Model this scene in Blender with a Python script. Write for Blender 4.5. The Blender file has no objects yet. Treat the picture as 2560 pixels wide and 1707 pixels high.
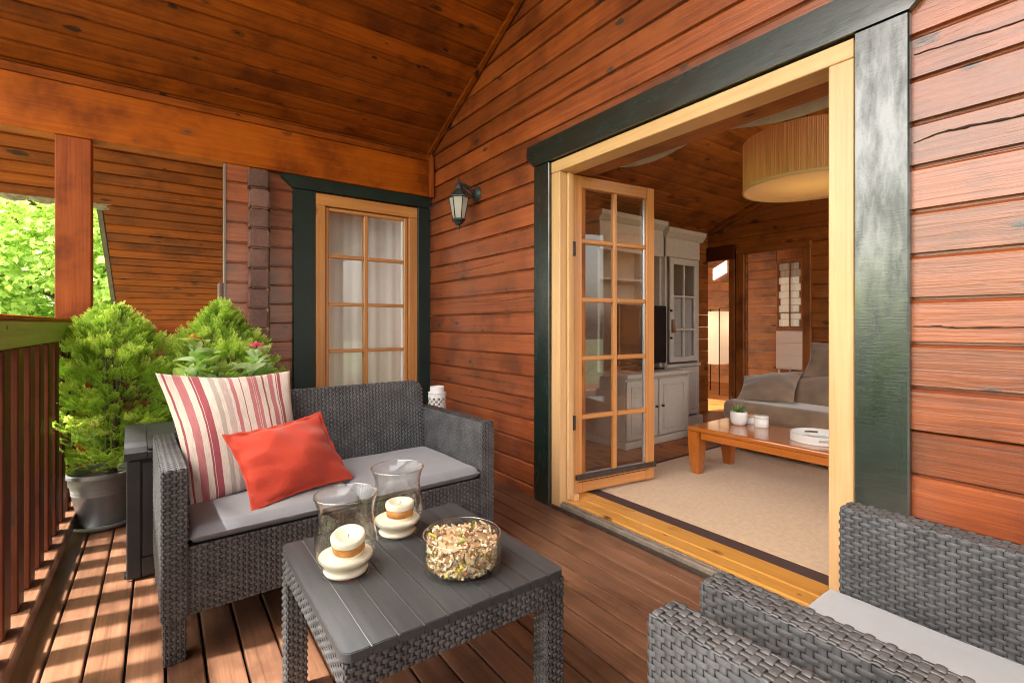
import bpy, bmesh, math, random
import numpy as np
from mathutils import Vector, Matrix, Euler
R = random.Random(7)
NR = np.random.RandomState(5)
PI = math.pi
scene = bpy.context.scene
C = scene.collection

# ------------------------------------------------------------------ camera
YAW = math.atan(880 / 1212.0)
cd = bpy.data.cameras.new('camera')
cam = bpy.data.objects.new('camera', cd)
C.objects.link(cam)
cam.location = (0, 0, 1.0)
cam.rotation_euler = (PI / 2, 0, -YAW)
cd.sensor_width = 36.0
cd.lens = 36.0 * 1212 / 2560
cd.shift_y = -41.5 / 2560
cd.clip_start = 0.02
cd.clip_end = 400
scene.camera = cam

# ------------------------------------------------------------------ world, sun, exposure
SUN_EL = math.radians(64)
SUN_AZ = math.atan2(-0.98, 0.20)          # bearing of the sun seen from the porch (x, y)
w = bpy.data.worlds.new('World')
scene.world = w
w.use_nodes = True
nt = w.node_tree
bg = nt.nodes['Background']
sky = nt.nodes.new('ShaderNodeTexSky')
sky.sky_type = 'NISHITA'
sky.sun_disc = False
sky.sun_elevation = SUN_EL
sky.sun_rotation = SUN_AZ
sky.air_density = 1.0
sky.dust_density = 4.0
sky.ozone_density = 1.0
hz = nt.nodes.new('ShaderNodeHueSaturation')      # milky summer haze: a paler sky
hz.inputs['Saturation'].default_value = .38
nt.links.new(sky.outputs[0], hz.inputs['Color'])
wm = nt.nodes.new('ShaderNodeMix')
wm.data_type = 'RGBA'
wm.blend_type = 'MULTIPLY'
wm.inputs[0].default_value = 1
wm.inputs[7].default_value = (1.09, 1.0, .87, 1)
nt.links.new(hz.outputs[0], wm.inputs[6])
nt.links.new(wm.outputs[2], bg.inputs[0])
bg.inputs[1].default_value = 0.15
sl = bpy.data.lights.new('sun', 'SUN')
sl.energy = 2.0
sl.angle = math.radians(2.4)
sl.color = (1.0, 0.95, 0.87)
sun = bpy.data.objects.new('sun', sl)
C.objects.link(sun)
ce = math.cos(SUN_EL)
travel = Vector((-math.sin(SUN_AZ) * ce, -math.cos(SUN_AZ) * ce, -math.sin(SUN_EL)))
sun.rotation_euler = travel.to_track_quat('-Z', 'Y').to_euler()
sun.location = (-6, 2, 12)
vs = scene.view_settings
scene.display_settings.display_device = 'sRGB'
vs.view_transform = 'Standard'
vs.look = 'None'
vs.gamma = 1.0
vs.use_curve_mapping = False
vs.exposure = 2.88
scene.cycles.max_bounces = 10
scene.cycles.diffuse_bounces = 6
scene.cycles.glossy_bounces = 4
scene.cycles.transparent_max_bounces = 24
scene.cycles.sample_clamp_indirect = 6.0
scene.cycles.use_denoising = True
scene.cycles.filter_width = 1.05


# ------------------------------------------------------------------ materials
def newmat(name):
    m = bpy.data.materials.new(name)
    m.use_nodes = True
    return m, m.node_tree, m.node_tree.nodes['Principled BSDF']


def ramp(t, stops):
    n = t.nodes.new('ShaderNodeValToRGB')
    e = n.color_ramp.elements
    while len(e) < len(stops):
        e.new(0.5)
    for el, (p, c) in zip(e, stops):
        el.position = p
        el.color = (c[0], c[1], c[2], 1)
    return n


def math_node(t, op, a=None, b=None, clamp=False):
    n = t.nodes.new('ShaderNodeMath')
    n.operation = op
    n.use_clamp = clamp
    for i, v in enumerate((a, b)):
        if v is None:
            continue
        if isinstance(v, (int, float)):
            n.inputs[i].default_value = v
        else:
            t.links.new(v, n.inputs[i])
    return n.outputs[0]


def mixc(t, fac, a, b, mode='MIX'):
    n = t.nodes.new('ShaderNodeMix')
    n.data_type = 'RGBA'
    n.blend_type = mode
    for sock, v in ((n.inputs[0], fac), (n.inputs[6], a), (n.inputs[7], b)):
        if isinstance(v, (int, float)):
            sock.default_value = v
        elif isinstance(v, tuple):
            sock.default_value = (v[0], v[1], v[2], 1)
        else:
            t.links.new(v, sock)
    return n.outputs[2]


_w = {}


def wood(kind, axis):
    """procedural stained timber; axis = grain direction in object space"""
    key = (kind, axis)
    if key in _w:
        return _w[key]
    P = dict(
        red=dict(a=(.16, .029, .0065), b=(.36, .084, .0165), rough=.5, coat=.7, cr=.24, knot=.6, kcol=(.045, .028, .024), bump=.5, vary=.45),
        redsoft=dict(a=(.22, .040, .007), b=(.40, .092, .018), rough=.5, coat=.0, cr=.3, knot=.45, kcol=(.10, .05, .04), bump=.3, vary=.3),
        ceil=dict(a=(.13, .023, .0012), b=(.33, .070, .0038), rough=.62, coat=.0, cr=.3, knot=1.0, kcol=(.045, .014, .006), bump=.15, vary=.45),
        beam=dict(a=(.26, .045, .0012), b=(.45, .103, .003), rough=.55, coat=.0, cr=.25, knot=.9, kcol=(.14, .045, .02), bump=.15, vary=.1),
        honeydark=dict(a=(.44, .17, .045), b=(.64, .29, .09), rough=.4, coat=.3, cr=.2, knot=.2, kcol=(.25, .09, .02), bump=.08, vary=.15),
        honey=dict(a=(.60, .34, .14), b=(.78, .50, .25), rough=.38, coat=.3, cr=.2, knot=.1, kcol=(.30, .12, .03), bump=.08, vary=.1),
        sill=dict(a=(.62, .29, .05), b=(.80, .42, .10), rough=.3, coat=.5, cr=.15, knot=.9, kcol=(.16, .05, .01), bump=.08, vary=.15),
        deck=dict(a=(.092, .040, .021), b=(.27, .133, .074), rough=.38, coat=.35, cr=.3, knot=.35, kcol=(.10, .04, .02), bump=.3, vary=.35),
        darkred=dict(a=(.06, .014, .006), b=(.13, .032, .013), rough=.5, coat=.15, cr=.35, knot=.3, kcol=(.05, .02, .015), bump=.25, vary=.35),
        umber=dict(a=(.10, .044, .034), b=(.19, .092, .072), rough=.6, coat=.05, cr=.4, knot=.3, kcol=(.06, .03, .03), bump=.4, vary=.3),
        interior=dict(a=(.20, .055, .009), b=(.44, .150, .026), rough=.5, coat=.04, cr=.25, knot=.95, kcol=(.09, .025, .006), bump=.1, vary=.3),
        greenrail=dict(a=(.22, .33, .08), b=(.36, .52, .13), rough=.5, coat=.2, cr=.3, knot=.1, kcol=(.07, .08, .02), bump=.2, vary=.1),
        table=dict(a=(.40, .11, .018), b=(.56, .18, .03), rough=.2, coat=.8, cr=.08, knot=.1, kcol=(.2, .05, .01), bump=.03, vary=.1),
        trunk=dict(a=(.05, .035, .022), b=(.14, .10, .07), rough=.9, coat=0, cr=.5, knot=.3, kcol=(.03, .02, .01), bump=.8, vary=.2),
        tile=dict(a=(.05, .035, .028), b=(.13, .09, .075), rough=.7, coat=.1, cr=.4, knot=.2, kcol=(.03, .02, .02), bump=.5, vary=.4),
    )[kind]
    m, t, pb = newmat('%s_wood_%s' % (kind, axis))
    L = t.links.new
    tc = t.nodes.new('ShaderNodeTexCoord')
    oi = t.nodes.new('ShaderNodeObjectInfo')
    add = t.nodes.new('ShaderNodeVectorMath')
    add.operation = 'MULTIPLY_ADD'
    L(oi.outputs['Random'], add.inputs[0])
    add.inputs[1].default_value = (37.3, 53.1, 71.7)
    L(tc.outputs['Object'], add.inputs[2])
    ax = 'xyz'.index(axis)

    def mapped(al, cr):
        n = t.nodes.new('ShaderNodeMapping')
        s = [cr, cr, cr]
        s[ax] = al
        n.inputs['Scale'].default_value = s
        L(add.outputs[0], n.inputs[0])
        return n.outputs[0]
    # knots
    vo = t.nodes.new('ShaderNodeTexVoronoi')
    vo.inputs['Scale'].default_value = 1.0
    vo.inputs['Randomness'].default_value = 1.0
    vo.voronoi_dimensions = '2D'
    sx = t.nodes.new('ShaderNodeSeparateXYZ')
    L(add.outputs[0], sx.inputs[0])
    o_ = [i for i in range(3) if i != ax]
    across = math_node(t, 'ADD', sx.outputs[o_[0]], sx.outputs[o_[1]])
    cx = t.nodes.new('ShaderNodeCombineXYZ')
    L(math_node(t, 'MULTIPLY', sx.outputs[ax], 3.4), cx.inputs[0])
    L(math_node(t, 'MULTIPLY', across, 7.0), cx.inputs[1])
    L(cx.outputs[0], vo.inputs['Vector'])
    sep = t.nodes.new('ShaderNodeSeparateColor')
    L(vo.outputs['Color'], sep.inputs[0])
    pick = math_node(t, 'GREATER_THAN', sep.outputs[0], 1.0 - P['knot'] * .55)
    size = math_node(t, 'MULTIPLY_ADD', math_node(t, 'POWER', sep.outputs[1], 2.0), .15)
    size.node.inputs[2].default_value = .035
    rel = math_node(t, 'DIVIDE', vo.outputs['Distance'], size)
    kw = t.nodes.new('ShaderNodeTexNoise')
    kw.inputs['Scale'].default_value = 1.0
    kw.inputs['Detail'].default_value = 3
    L(mapped(28, 60), kw.inputs['Vector'])
    rag = math_node(t, 'MULTIPLY_ADD', kw.outputs[0], 1.5)
    rag.node.inputs[2].default_value = .50
    kn = math_node(t, 'SUBTRACT', rag, rel, True)
    kn = math_node(t, 'MULTIPLY', kn, pick)
    kn = math_node(t, 'MULTIPLY', kn, math_node(t, 'ADD', .35, sep.outputs[2]))
    ring = math_node(t, 'SINE', math_node(t, 'MULTIPLY', rel, 9.0))
    kn = math_node(t, 'MULTIPLY', kn, math_node(t, 'ADD', .85, math_node(t, 'MULTIPLY', ring, .25)))
    halo = math_node(t, 'MULTIPLY', math_node(t, 'DIVIDE', 1.0, math_node(t, 'ADD', rel, .6)), pick)
    # grain, pushed aside by the knots
    off = t.nodes.new('ShaderNodeVectorMath')
    off.operation = 'MULTIPLY_ADD'
    L(halo, off.inputs[0])
    off.inputs[1].default_value = (.9, .9, .9)
    L(mapped(1.3, 52), off.inputs[2])
    n1 = t.nodes.new('ShaderNodeTexNoise')
    n1.inputs['Scale'].default_value = 1.0
    n1.inputs['Detail'].default_value = 7
    n1.inputs['Roughness'].default_value = .62
    n1.inputs['Distortion'].default_value = .35
    L(off.outputs[0], n1.inputs['Vector'])
    fine = t.nodes.new('ShaderNodeTexNoise')
    fine.inputs['Scale'].default_value = 1.0
    fine.inputs['Detail'].default_value = 3
    L(mapped(7, 210), fine.inputs['Vector'])
    blot = t.nodes.new('ShaderNodeTexNoise')
    blot.inputs['Scale'].default_value = 1.0
    blot.inputs['Detail'].default_value = 4
    L(mapped(1.7, 4.5), blot.inputs['Vector'])
    g = math_node(t, 'ADD', math_node(t, 'MULTIPLY', n1.outputs[0], .72), math_node(t, 'MULTIPLY', fine.outputs[0], .26))
    g = math_node(t, 'ADD', g, math_node(t, 'MULTIPLY', blot.outputs[0], .28))
    a, b = P['a'], P['b']
    mid = tuple((a[i] + b[i]) / 2 for i in range(3))
    rp = ramp(t, [(.44, a), (.60, mid), (.80, b)])
    L(g, rp.inputs[0])
    col = mixc(t, math_node(t, 'MULTIPLY', kn, 1.6, True), rp.outputs[0], P['kcol'])
    st = t.nodes.new('ShaderNodeTexNoise')
    st.inputs['Scale'].default_value = 1.0
    st.inputs['Detail'].default_value = 5
    st.inputs['Roughness'].default_value = .6
    L(mapped(3.2, 3.0), st.inputs['Vector'])
    sr = ramp(t, [(.34, (.55, .5, .5)), (.50, (1, 1, 1)), (.72, (1.18, 1.2, 1.25))]) if kind not in ('honey', 'honeydark', 'sill', 'table', 'greenrail') else ramp(t, [(.3, (.93, .91, .88)), (.7, (1.03, 1.03, 1.03))])
    L(st.outputs[0], sr.inputs[0])
    col = mixc(t, 1.0, col, sr.outputs[0], 'MULTIPLY')
    var = math_node(t, 'MULTIPLY_ADD', oi.outputs['Random'], P['vary'])
    var.node.inputs[2].default_value = 1.0 - P['vary'] / 2
    hs = t.nodes.new('ShaderNodeHueSaturation')
    L(var, hs.inputs['Value'])
    L(col, hs.inputs['Color'])
    L(hs.outputs[0], pb.inputs['Base Color'])
    rr = math_node(t, 'MULTIPLY_ADD', blot.outputs[0], .3)
    rr.node.inputs[2].default_value = P['rough'] - .15
    L(rr, pb.inputs['Roughness'])
    pb.inputs['Coat Weight'].default_value = P['coat']
    pb.inputs['Coat Roughness'].default_value = P['cr']
    if kind == 'red':
        pb.inputs['Coat IOR'].default_value = 1.8
    if kind in ('ceil', 'beam', 'redsoft', 'darkred'):
        pb.inputs['Specular IOR Level'].default_value = .18
    bp = t.nodes.new('ShaderNodeBump')
    bp.inputs['Strength'].default_value = P['bump']
    bp.inputs['Distance'].default_value = .004
    L(g, bp.inputs['Height'])
    L(bp.outputs[0], pb.inputs['Normal'])
    L(bp.outputs[0], pb.inputs['Coat Normal'])
    _w[key] = m
    return m


def plain(name, col, rough=.5, metal=0., noise=0., nscale=30., bump=0., bscale=80., coat=0., spec=.5, stretch=(1, 1, 1), trans=0., emit=None, es=0., sheen=0., cior=1.5):
    m, t, pb = newmat(name)
    L = t.links.new
    pb.inputs['Base Color'].default_value = (*col, 1)
    pb.inputs['Roughness'].default_value = rough
    pb.inputs['Metallic'].default_value = metal
    pb.inputs['Coat Weight'].default_value = coat
    pb.inputs['Coat Roughness'].default_value = .12 if cior < 1.6 else .2
    pb.inputs['Coat IOR'].default_value = cior
    pb.inputs['Specular IOR Level'].default_value = spec
    pb.inputs['Sheen Weight'].default_value = sheen
    if emit:
        pb.inputs['Emission Color'].default_value = (*emit, 1)
        pb.inputs['Emission Strength'].default_value = es
    tc = t.nodes.new('ShaderNodeTexCoord')
    mp = t.nodes.new('ShaderNodeMapping')
    mp.inputs['Scale'].default_value = stretch
    L(tc.outputs['Object'], mp.inputs[0])
    if noise:
        n = t.nodes.new('ShaderNodeTexNoise')
        n.inputs['Scale'].default_value = nscale
        n.inputs['Detail'].default_value = 5
        L(mp.outputs[0], n.inputs['Vector'])
        lo = tuple(c * (1 - noise) for c in col)
        hi = tuple(min(1, c * (1 + noise)) for c in col)
        r = ramp(t, [(.3, lo), (.7, hi)])
        L(n.outputs[0], r.inputs[0])
        L(r.outputs[0], pb.inputs['Base Color'])
    if bump:
        n = t.nodes.new('ShaderNodeTexNoise')
        n.inputs['Scale'].default_value = bscale
        n.inputs['Detail'].default_value = 4
        L(mp.outputs[0], n.inputs['Vector'])
        b = t.nodes.new('ShaderNodeBump')
        b.inputs['Strength'].default_value = bump
        b.inputs['Distance'].default_value = .003
        L(n.outputs[0], b.inputs['Height'])
        L(b.outputs[0], pb.inputs['Normal'])
    if trans:
        tl = t.nodes.new('ShaderNodeBsdfTranslucent')
        tl.inputs[0].default_value = (*[min(1, c * 1.6) for c in col], 1)
        ms = t.nodes.new('ShaderNodeMixShader')
        ms.inputs[0].default_value = trans
        L(pb.outputs[0], ms.inputs[1])
        L(tl.outputs[0], ms.inputs[2])
        L(ms.outputs[0], t.nodes['Material Output'].inputs[0])
    return m


def patchy(m, sc, lo=.35):
    t = m.node_tree
    pb = t.nodes['Principled BSDF']
    tc = t.nodes.new('ShaderNodeTexCoord')
    mp = t.nodes.new('ShaderNodeMapping')
    mp.inputs['Scale'].default_value = sc
    t.links.new(tc.outputs['Object'], mp.inputs[0])
    n = t.nodes.new('ShaderNodeTexNoise')
    n.inputs['Scale'].default_value = 1.0
    n.inputs['Detail'].default_value = 6
    n.inputs['Roughness'].default_value = .65
    t.links.new(mp.outputs[0], n.inputs['Vector'])
    r = ramp(t, [(.36, (lo, lo, lo)), (.56, (1, 1, 1))])
    t.links.new(n.outputs[0], r.inputs[0])
    t.links.new(r.outputs[0], pb.inputs['Coat Weight'])
    r2 = ramp(t, [(.3, (.34, .34, .34)), (.7, (.12, .12, .12))])
    t.links.new(n.outputs[0], r2.inputs[0])
    t.links.new(r2.outputs[0], pb.inputs['Coat Roughness'])
    return m


def leafmat(name, c1, c2, c3, trans=.4, rough=.5):
    """foliage: colour varies from clump to clump and leaf to leaf (attribute 'rnd')"""
    m, t, pb = newmat(name)
    L = t.links.new
    at = t.nodes.new('ShaderNodeAttribute')
    at.attribute_name = 'rnd'
    r = ramp(t, [(0, c1), (.5, c2), (1, c3)])
    L(at.outputs['Fac'], r.inputs[0])
    L(r.outputs[0], pb.inputs['Base Color'])
    pb.inputs['Roughness'].default_value = rough
    tl = t.nodes.new('ShaderNodeBsdfTranslucent')
    br = mixc(t, 1.0, r.outputs[0], (1.4, 1.45, 1.0), 'MULTIPLY')
    L(br, tl.inputs[0])
    ms = t.nodes.new('ShaderNodeMixShader')
    ms.inputs[0].default_value = trans
    L(pb.outputs[0], ms.inputs[1])
    L(tl.outputs[0], ms.inputs[2])
    L(ms.outputs[0], t.nodes['Material Output'].inputs[0])
    return m


def glassmat(name, tint=(1, 1, 1), refl=1.0, edge=None, ior=1.5):
    m, t, pb = newmat(name)
    L = t.links.new
    t.nodes.remove(pb)
    tr = t.nodes.new('ShaderNodeBsdfTransparent')
    tr.inputs[0].default_value = (*tint, 1)
    gl = t.nodes.new('ShaderNodeBsdfGlossy')
    gl.inputs['Roughness'].default_value = .01
    gl.inputs[0].default_value = (1, 1, 1, 1)
    fr = t.nodes.new('ShaderNodeLayerWeight')
    f5 = math_node(t, 'POWER', fr.outputs['Facing'], 4.0)
    f = math_node(t, 'MULTIPLY', math_node(t, 'ADD', math_node(t, 'MULTIPLY', f5, .92), .035), refl, True)
    if edge:
        lw = t.nodes.new('ShaderNodeLayerWeight')
        lw.inputs[0].default_value = .35
        e = math_node(t, 'POWER', lw.outputs['Facing'], 2.5)
        c = mixc(t, e, tint, edge)
        L(c, tr.inputs[0])
    ms = t.nodes.new('ShaderNodeMixShader')
    L(f, ms.inputs[0])
    L(tr.outputs[0], ms.inputs[1])
    L(gl.outputs[0], ms.inputs[2])
    L(ms.outputs[0], t.nodes['Material Output'].inputs[0])
    return m


def stripe_mat():
    m, t, pb = newmat('striped_linen')
    L = t.links.new
    uv = t.nodes.new('ShaderNodeUVMap')
    sp = t.nodes.new('ShaderNodeSeparateXYZ')
    L(uv.outputs[0], sp.inputs[0])
    cream, pink, red, taupe = (.66, .57, .50), (.46, .16, .17), (.33, .065, .085), (.42, .36, .32)
    S = [(0, cream), (.035, red), (.05, cream), (.10, pink), (.16, cream), (.205, red), (.222, cream), (.226, red), (.275, cream),
         (.33, taupe), (.37, cream), (.40, (.50, .39, .36)), (.45, cream), (.475, pink), (.505, cream), (.555, red), (.563, cream),
         (.62, pink), (.655, cream), (.659, pink), (.668, cream), (.672, pink), (.70, cream), (.745, red), (.76, cream), (.80, pink), (.84, cream),
         (.865, red), (.873, cream), (.879, red), (.91, cream)]
    r = ramp(t, S)
    r.color_ramp.interpolation = 'CONSTANT'
    nz = t.nodes.new('ShaderNodeTexNoise')
    nz.inputs['Scale'].default_value = 9
    L(uv.outputs[0], nz.inputs[0])
    wob = math_node(t, 'MULTIPLY_ADD', nz.outputs[0], .012)
    L(sp.outputs[0], wob.node.inputs[2])
    L(wob, r.inputs[0])
    tcx = t.nodes.new('ShaderNodeMapping')
    tcx.inputs['Scale'].default_value = (160, 14, 1)
    L(uv.outputs[0], tcx.inputs[0])
    n2 = t.nodes.new('ShaderNodeTexNoise')
    n2.inputs['Scale'].default_value = 1
    n2.inputs['Detail'].default_value = 4
    L(tcx.outputs[0], n2.inputs[0])
    rr = ramp(t, [(.3, (.80, .80, .80)), (.7, (1.1, 1.1, 1.1))])
    L(n2.outputs[0], rr.inputs[0])
    L(mixc(t, 1.0, r.outputs[0], rr.outputs[0], 'MULTIPLY'), pb.inputs['Base Color'])
    pb.inputs['Roughness'].default_value = .85
    pb.inputs['Sheen Weight'].default_value = .2
    cloth_bump(t, pb, uv.outputs[0], 260)
    return m


def cloth_bump(t, pb, vec, sc, strength=.25):
    w1 = t.nodes.new('ShaderNodeTexNoise')
    w1.inputs['Scale'].default_value = sc * .9
    w1.inputs['Detail'].default_value = 2
    w2 = t.nodes.new('ShaderNodeTexNoise')
    w2.inputs['Scale'].default_value = sc * .07
    w2.inputs['Detail'].default_value = 4
    t.links.new(vec, w1.inputs[0])
    t.links.new(vec, w2.inputs[0])
    s = math_node(t, 'ADD', w1.outputs[0], math_node(t, 'MULTIPLY', w2.outputs[0], 1.5))
    b = t.nodes.new('ShaderNodeBump')
    b.inputs['Strength'].default_value = strength
    b.inputs['Distance'].default_value = .001
    t.links.new(s, b.inputs['Height'])
    t.links.new(b.outputs[0], pb.inputs['Normal'])


def fabric(name, col, vary=.12, strength=.3):
    m, t, pb = newmat(name)
    uv = t.nodes.new('ShaderNodeTexCoord')
    n = t.nodes.new('ShaderNodeTexNoise')
    n.inputs['Scale'].default_value = 14
    n.inputs['Detail'].default_value = 8
    n.inputs['Roughness'].default_value = .7
    t.links.new(uv.outputs['Object'], n.inputs[0])
    r = ramp(t, [(.3, tuple(c * (1 - vary) for c in col)), (.7, tuple(min(1, c * (1 + vary)) for c in col))])
    t.links.new(n.outputs[0], r.inputs[0])
    t.links.new(r.outputs[0], pb.inputs['Base Color'])
    pb.inputs['Roughness'].default_value = .9
    pb.inputs['Sheen Weight'].default_value = .25
    cloth_bump(t, pb, uv.outputs['Object'], 900, strength)
    return m


RATTAN = plain('graphite_rattan', (.082, .083, .088), .40, noise=.35, nscale=14, bump=.15, bscale=300, spec=.6)
RATTAN_BASE = plain('graphite_core', (.022, .022, .024), .6)
SLAT = plain('graphite_slat', (.050, .053, .058), .42, noise=.18, nscale=6, bump=.25, bscale=60, stretch=(14, 1.2, 14), spec=.5)
BOXP = plain('box_plastic', (.040, .040, .043), .45, noise=.15, nscale=8, bump=.1, bscale=200)
GREEN = plain('green_paint', (.004, .016, .013), .3, noise=.5, nscale=5, bump=.3, bscale=9, stretch=(3, 3, 26), coat=1.0, cior=1.92)
GREENY = plain('green_paint_level', (.004, .016, .013), .3, noise=.5, nscale=5, bump=.3, bscale=9, stretch=(26, 2, 26), coat=1.0, cior=1.92)
patchy(GREEN, (14, 14, 3.5))
patchy(GREENY, (14, 3.5, 14))
GREENW = plain('window_green_paint', (.003, .016, .013), .45, noise=.4, nscale=5)
GREENX = GREENW
GREYC = fabric('grey_cushion', (.235, .245, .275), .05)
LGREYC = fabric('light_grey_cushion', (.40, .415, .45), .04)
REDC = fabric('red_cushion', (.52, .048, .020), .06, .7)
STRIPE = stripe_mat()
GLASS = glassmat('window_glass', (.97, .98, .97), 1.0)
VASEG = glassmat('vase_glass', (.985, .99, .985), 1.2, edge=(.80, .82, .81))
BOWLG = glassmat('bowl_glass', (.985, .99, .975), 1.0, edge=(.76, .80, .68))
LAMPG = plain('lamp_glass', (.80, .77, .72), .15, noise=.2, nscale=6, trans=.5)
METAL = plain('lamp_metal', (.045, .052, .055), .45, metal=.3, noise=.5, nscale=20, bump=.3, bscale=60)
WHITE = plain('white_enamel', (.78, .78, .76), .3)
WAX = plain('candle_wax', (.86, .78, .62), .5, noise=.06)
AMBER = plain('amber_wax', (.55, .22, .035), .45, noise=.45, nscale=40)
BLACK = plain('black_plastic', (.012, .012, .013), .2)
POTG = plain('grey_pot', (.26, .265, .28), .4, noise=.2, nscale=7, bump=.1, bscale=120)
SOIL = plain('soil', (.07, .045, .03), .95, noise=.5, nscale=60, bump=1, bscale=90)
CARPET = plain('carpet_pile', (.68, .48, .28), .95, noise=.09, nscale=40, bump=1.0, bscale=260, sheen=.3)
BORDER = plain('rug_border', (.075, .045, .04), .8, bump=.3, bscale=300)
CAB = plain('cabinet_paint', (.55, .50, .44), .45, noise=.05, bump=.06, bscale=30)
SOFAB = plain('taupe_velvet', (.23, .155, .10), .8, noise=.25, nscale=8, sheen=.6)
SHADE = plain('shade_fabric', (.72, .44, .22), .8, noise=.3, nscale=3, stretch=(60, 60, 1), trans=.12)
DIFF = plain('lamp_diffuser', (.80, .58, .32), .6, trans=.25, emit=(1, .60, .26), es=.02)
PAPER = plain('paper_shade', (.80, .72, .62), .7, trans=.5, emit=(1, .74, .5), es=.05)
BULB = plain('lit_bulb', (1, .9, .7), .5, emit=(1, .78, .45), es=.8)
STEEL = plain('track_metal', (.34, .29, .24), .4, metal=.4, noise=.2)
DARKSTRIP = plain('dark_drip', (.05, .035, .028), .4, noise=.3)
CURT = plain('sheer_curtain', (.66, .67, .68), .8, trans=.5, noise=.04, nscale=5, stretch=(12, 12, 1))
CLOTH = plain('ceiling_cloth', (.62, .57, .50), .85, trans=.25, noise=.1)
BRICKM = plain('pale_stone', (.55, .47, .36), .8, noise=.3, nscale=9)
CRACK = plain('crack_dark', (.035, .014, .008), .9)
PINKF = plain('pink_petal', (.85, .10, .24), .6, trans=.3, noise=.3)
ORANGEF = plain('orange_petal', (.85, .34, .04), .6, trans=.3, noise=.3)
STEM = plain('green_stem', (.10, .22, .04), .5)
HOLE = plain('dark_recess', (.008, .007, .006), .9)
GRASS = plain('lawn', (.13, .15, .075), .9, noise=.5, nscale=3, bump=.6, bscale=40)
PANEL_WHITE = plain('pane_daylight', (.8, .8, .8), .5, emit=(.95, .98, 1.0), es=.35)


# ------------------------------------------------------------------ mesh helpers
def mesh_obj(name, V, F, mat, parent=None, loc=(0, 0, 0), smooth=False, rot=None):
    me = bpy.data.meshes.new(name)
    me.from_pydata([tuple(v) for v in V], [], [tuple(f) for f in F])
    return link(name, me, mat, parent, loc, smooth, rot)


def link(name, me, mat, parent=None, loc=(0, 0, 0), smooth=False, rot=None):
    if mat is not None and len(me.materials) == 0:
        for mm in (mat if isinstance(mat, (list, tuple)) else [mat]):
            me.materials.append(mm)
    if smooth:
        me.polygons.foreach_set('use_smooth', [True] * len(me.polygons))
    o = bpy.data.objects.new(name, me)
    C.objects.link(o)
    o.location = loc
    if rot:
        o.rotation_euler = rot
    if parent is not None:
        o.parent = parent
    return o


def arr_obj(name, V, F, mat, parent=None, loc=(0, 0, 0), smooth=False, rnd=None):
    """fast numpy mesh; F: (n,k) array"""
    V = np.asarray(V, dtype=np.float32)
    F = np.asarray(F, dtype=np.int32)
    me = bpy.data.meshes.new(name)
    n, k = F.shape
    me.vertices.add(len(V))
    me.vertices.foreach_set('co', V.ravel())
    me.loops.add(n * k)
    me.loops.foreach_set('vertex_index', F.ravel())
    me.polygons.add(n)
    me.polygons.foreach_set('loop_start', np.arange(0, n * k, k, dtype=np.int32))
    me.polygons.foreach_set('loop_total', np.full(n, k, dtype=np.int32))
    me.update(calc_edges=True)
    if rnd is not None:
        a = me.attributes.new('rnd', 'FLOAT', 'POINT')
        a.data.foreach_set('value', np.asarray(rnd, dtype=np.float32))
    return link(name, me, mat, parent, loc, smooth)


def thing(name, label, cat, loc=(0, 0, 0), rotz=0, group=None, kind=None):
    o = bpy.data.objects.new(name, None)
    C.objects.link(o)
    o.location = loc
    o.rotation_euler = (0, 0, rotz)
    o.empty_display_size = .1
    tag(o, label, cat, group, kind)
    return o


def tag(o, label=None, cat=None, group=None, kind=None):
    if label:
        o['label'] = label
    if cat:
        o['category'] = cat
    if group:
        o['group'] = group
    if kind:
        o['kind'] = kind
    return o


def copy_tree(o, parent=None):
    c = o.copy()
    C.objects.link(c)
    if parent is not None:
        c.parent = parent
    for ch in o.children:
        copy_tree(ch, c)
    return c


_boxcache = {}


def box(name, x0, x1, y0, y1, z0, z1, mat, parent=None, bev=.003, seg=1, share=True, off=(0, 0, 0)):
    dx, dy, dz = abs(x1 - x0), abs(y1 - y0), abs(z1 - z0)
    key = (round(dx, 4), round(dy, 4), round(dz, 4), bev, seg, mat.name)
    me = _boxcache.get(key) if share else None
    if me is None:
        bm = bmesh.new()
        bmesh.ops.create_cube(bm, size=1.0)
        bmesh.ops.scale(bm, vec=(dx, dy, dz), verts=bm.verts)
        b = min(bev, dx * .4, dy * .4, dz * .4)
        if b > 0:
            bmesh.ops.bevel(bm, geom=bm.edges[:], offset=b, segments=seg, affect='EDGES', profile=.5)
        me = bpy.data.meshes.new(name)
        bm.to_mesh(me)
        bm.free()
        me.materials.append(mat)
        _boxcache[key] = me
    o = bpy.data.objects.new(name, me)
    C.objects.link(o)
    o.location = ((x0 + x1) / 2 - off[0], (y0 + y1) / 2 - off[1], (z0 + z1) / 2 - off[2])
    if parent is not None:
        o.parent = parent
    return o


def prism(name, pts, axis, a0, a1, mat, parent=None, smooth=False, loc=(0, 0, 0)):
    """extrude a closed 2D outline along an axis. pts in the other two axes (cyclic order)"""
    n = len(pts)
    V = []
    for a in (a0, a1):
        for p, q in pts:
            V.append({'x': (a, p, q), 'y': (p, a, q), 'z': (p, q, a)}[axis])
    F = [(i, (i + 1) % n, n + (i + 1) % n, n + i) for i in range(n)]
    F += [tuple(range(n - 1, -1, -1)), tuple(range(n, 2 * n))]
    bm = bmesh.new()
    vs_ = [bm.verts.new(v) for v in V]
    for f in F:
        bm.faces.new([vs_[i] for i in f])
    bmesh.ops.recalc_face_normals(bm, faces=bm.faces)
    me = bpy.data.meshes.new(name)
    c = Vector([(min(v[i] for v in V) + max(v[i] for v in V)) / 2 for i in range(3)])
    bmesh.ops.translate(bm, vec=-c, verts=bm.verts)
    bm.to_mesh(me)
    bm.free()
    return link(name, me, mat, parent, tuple(c + Vector(loc)), smooth)


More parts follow.
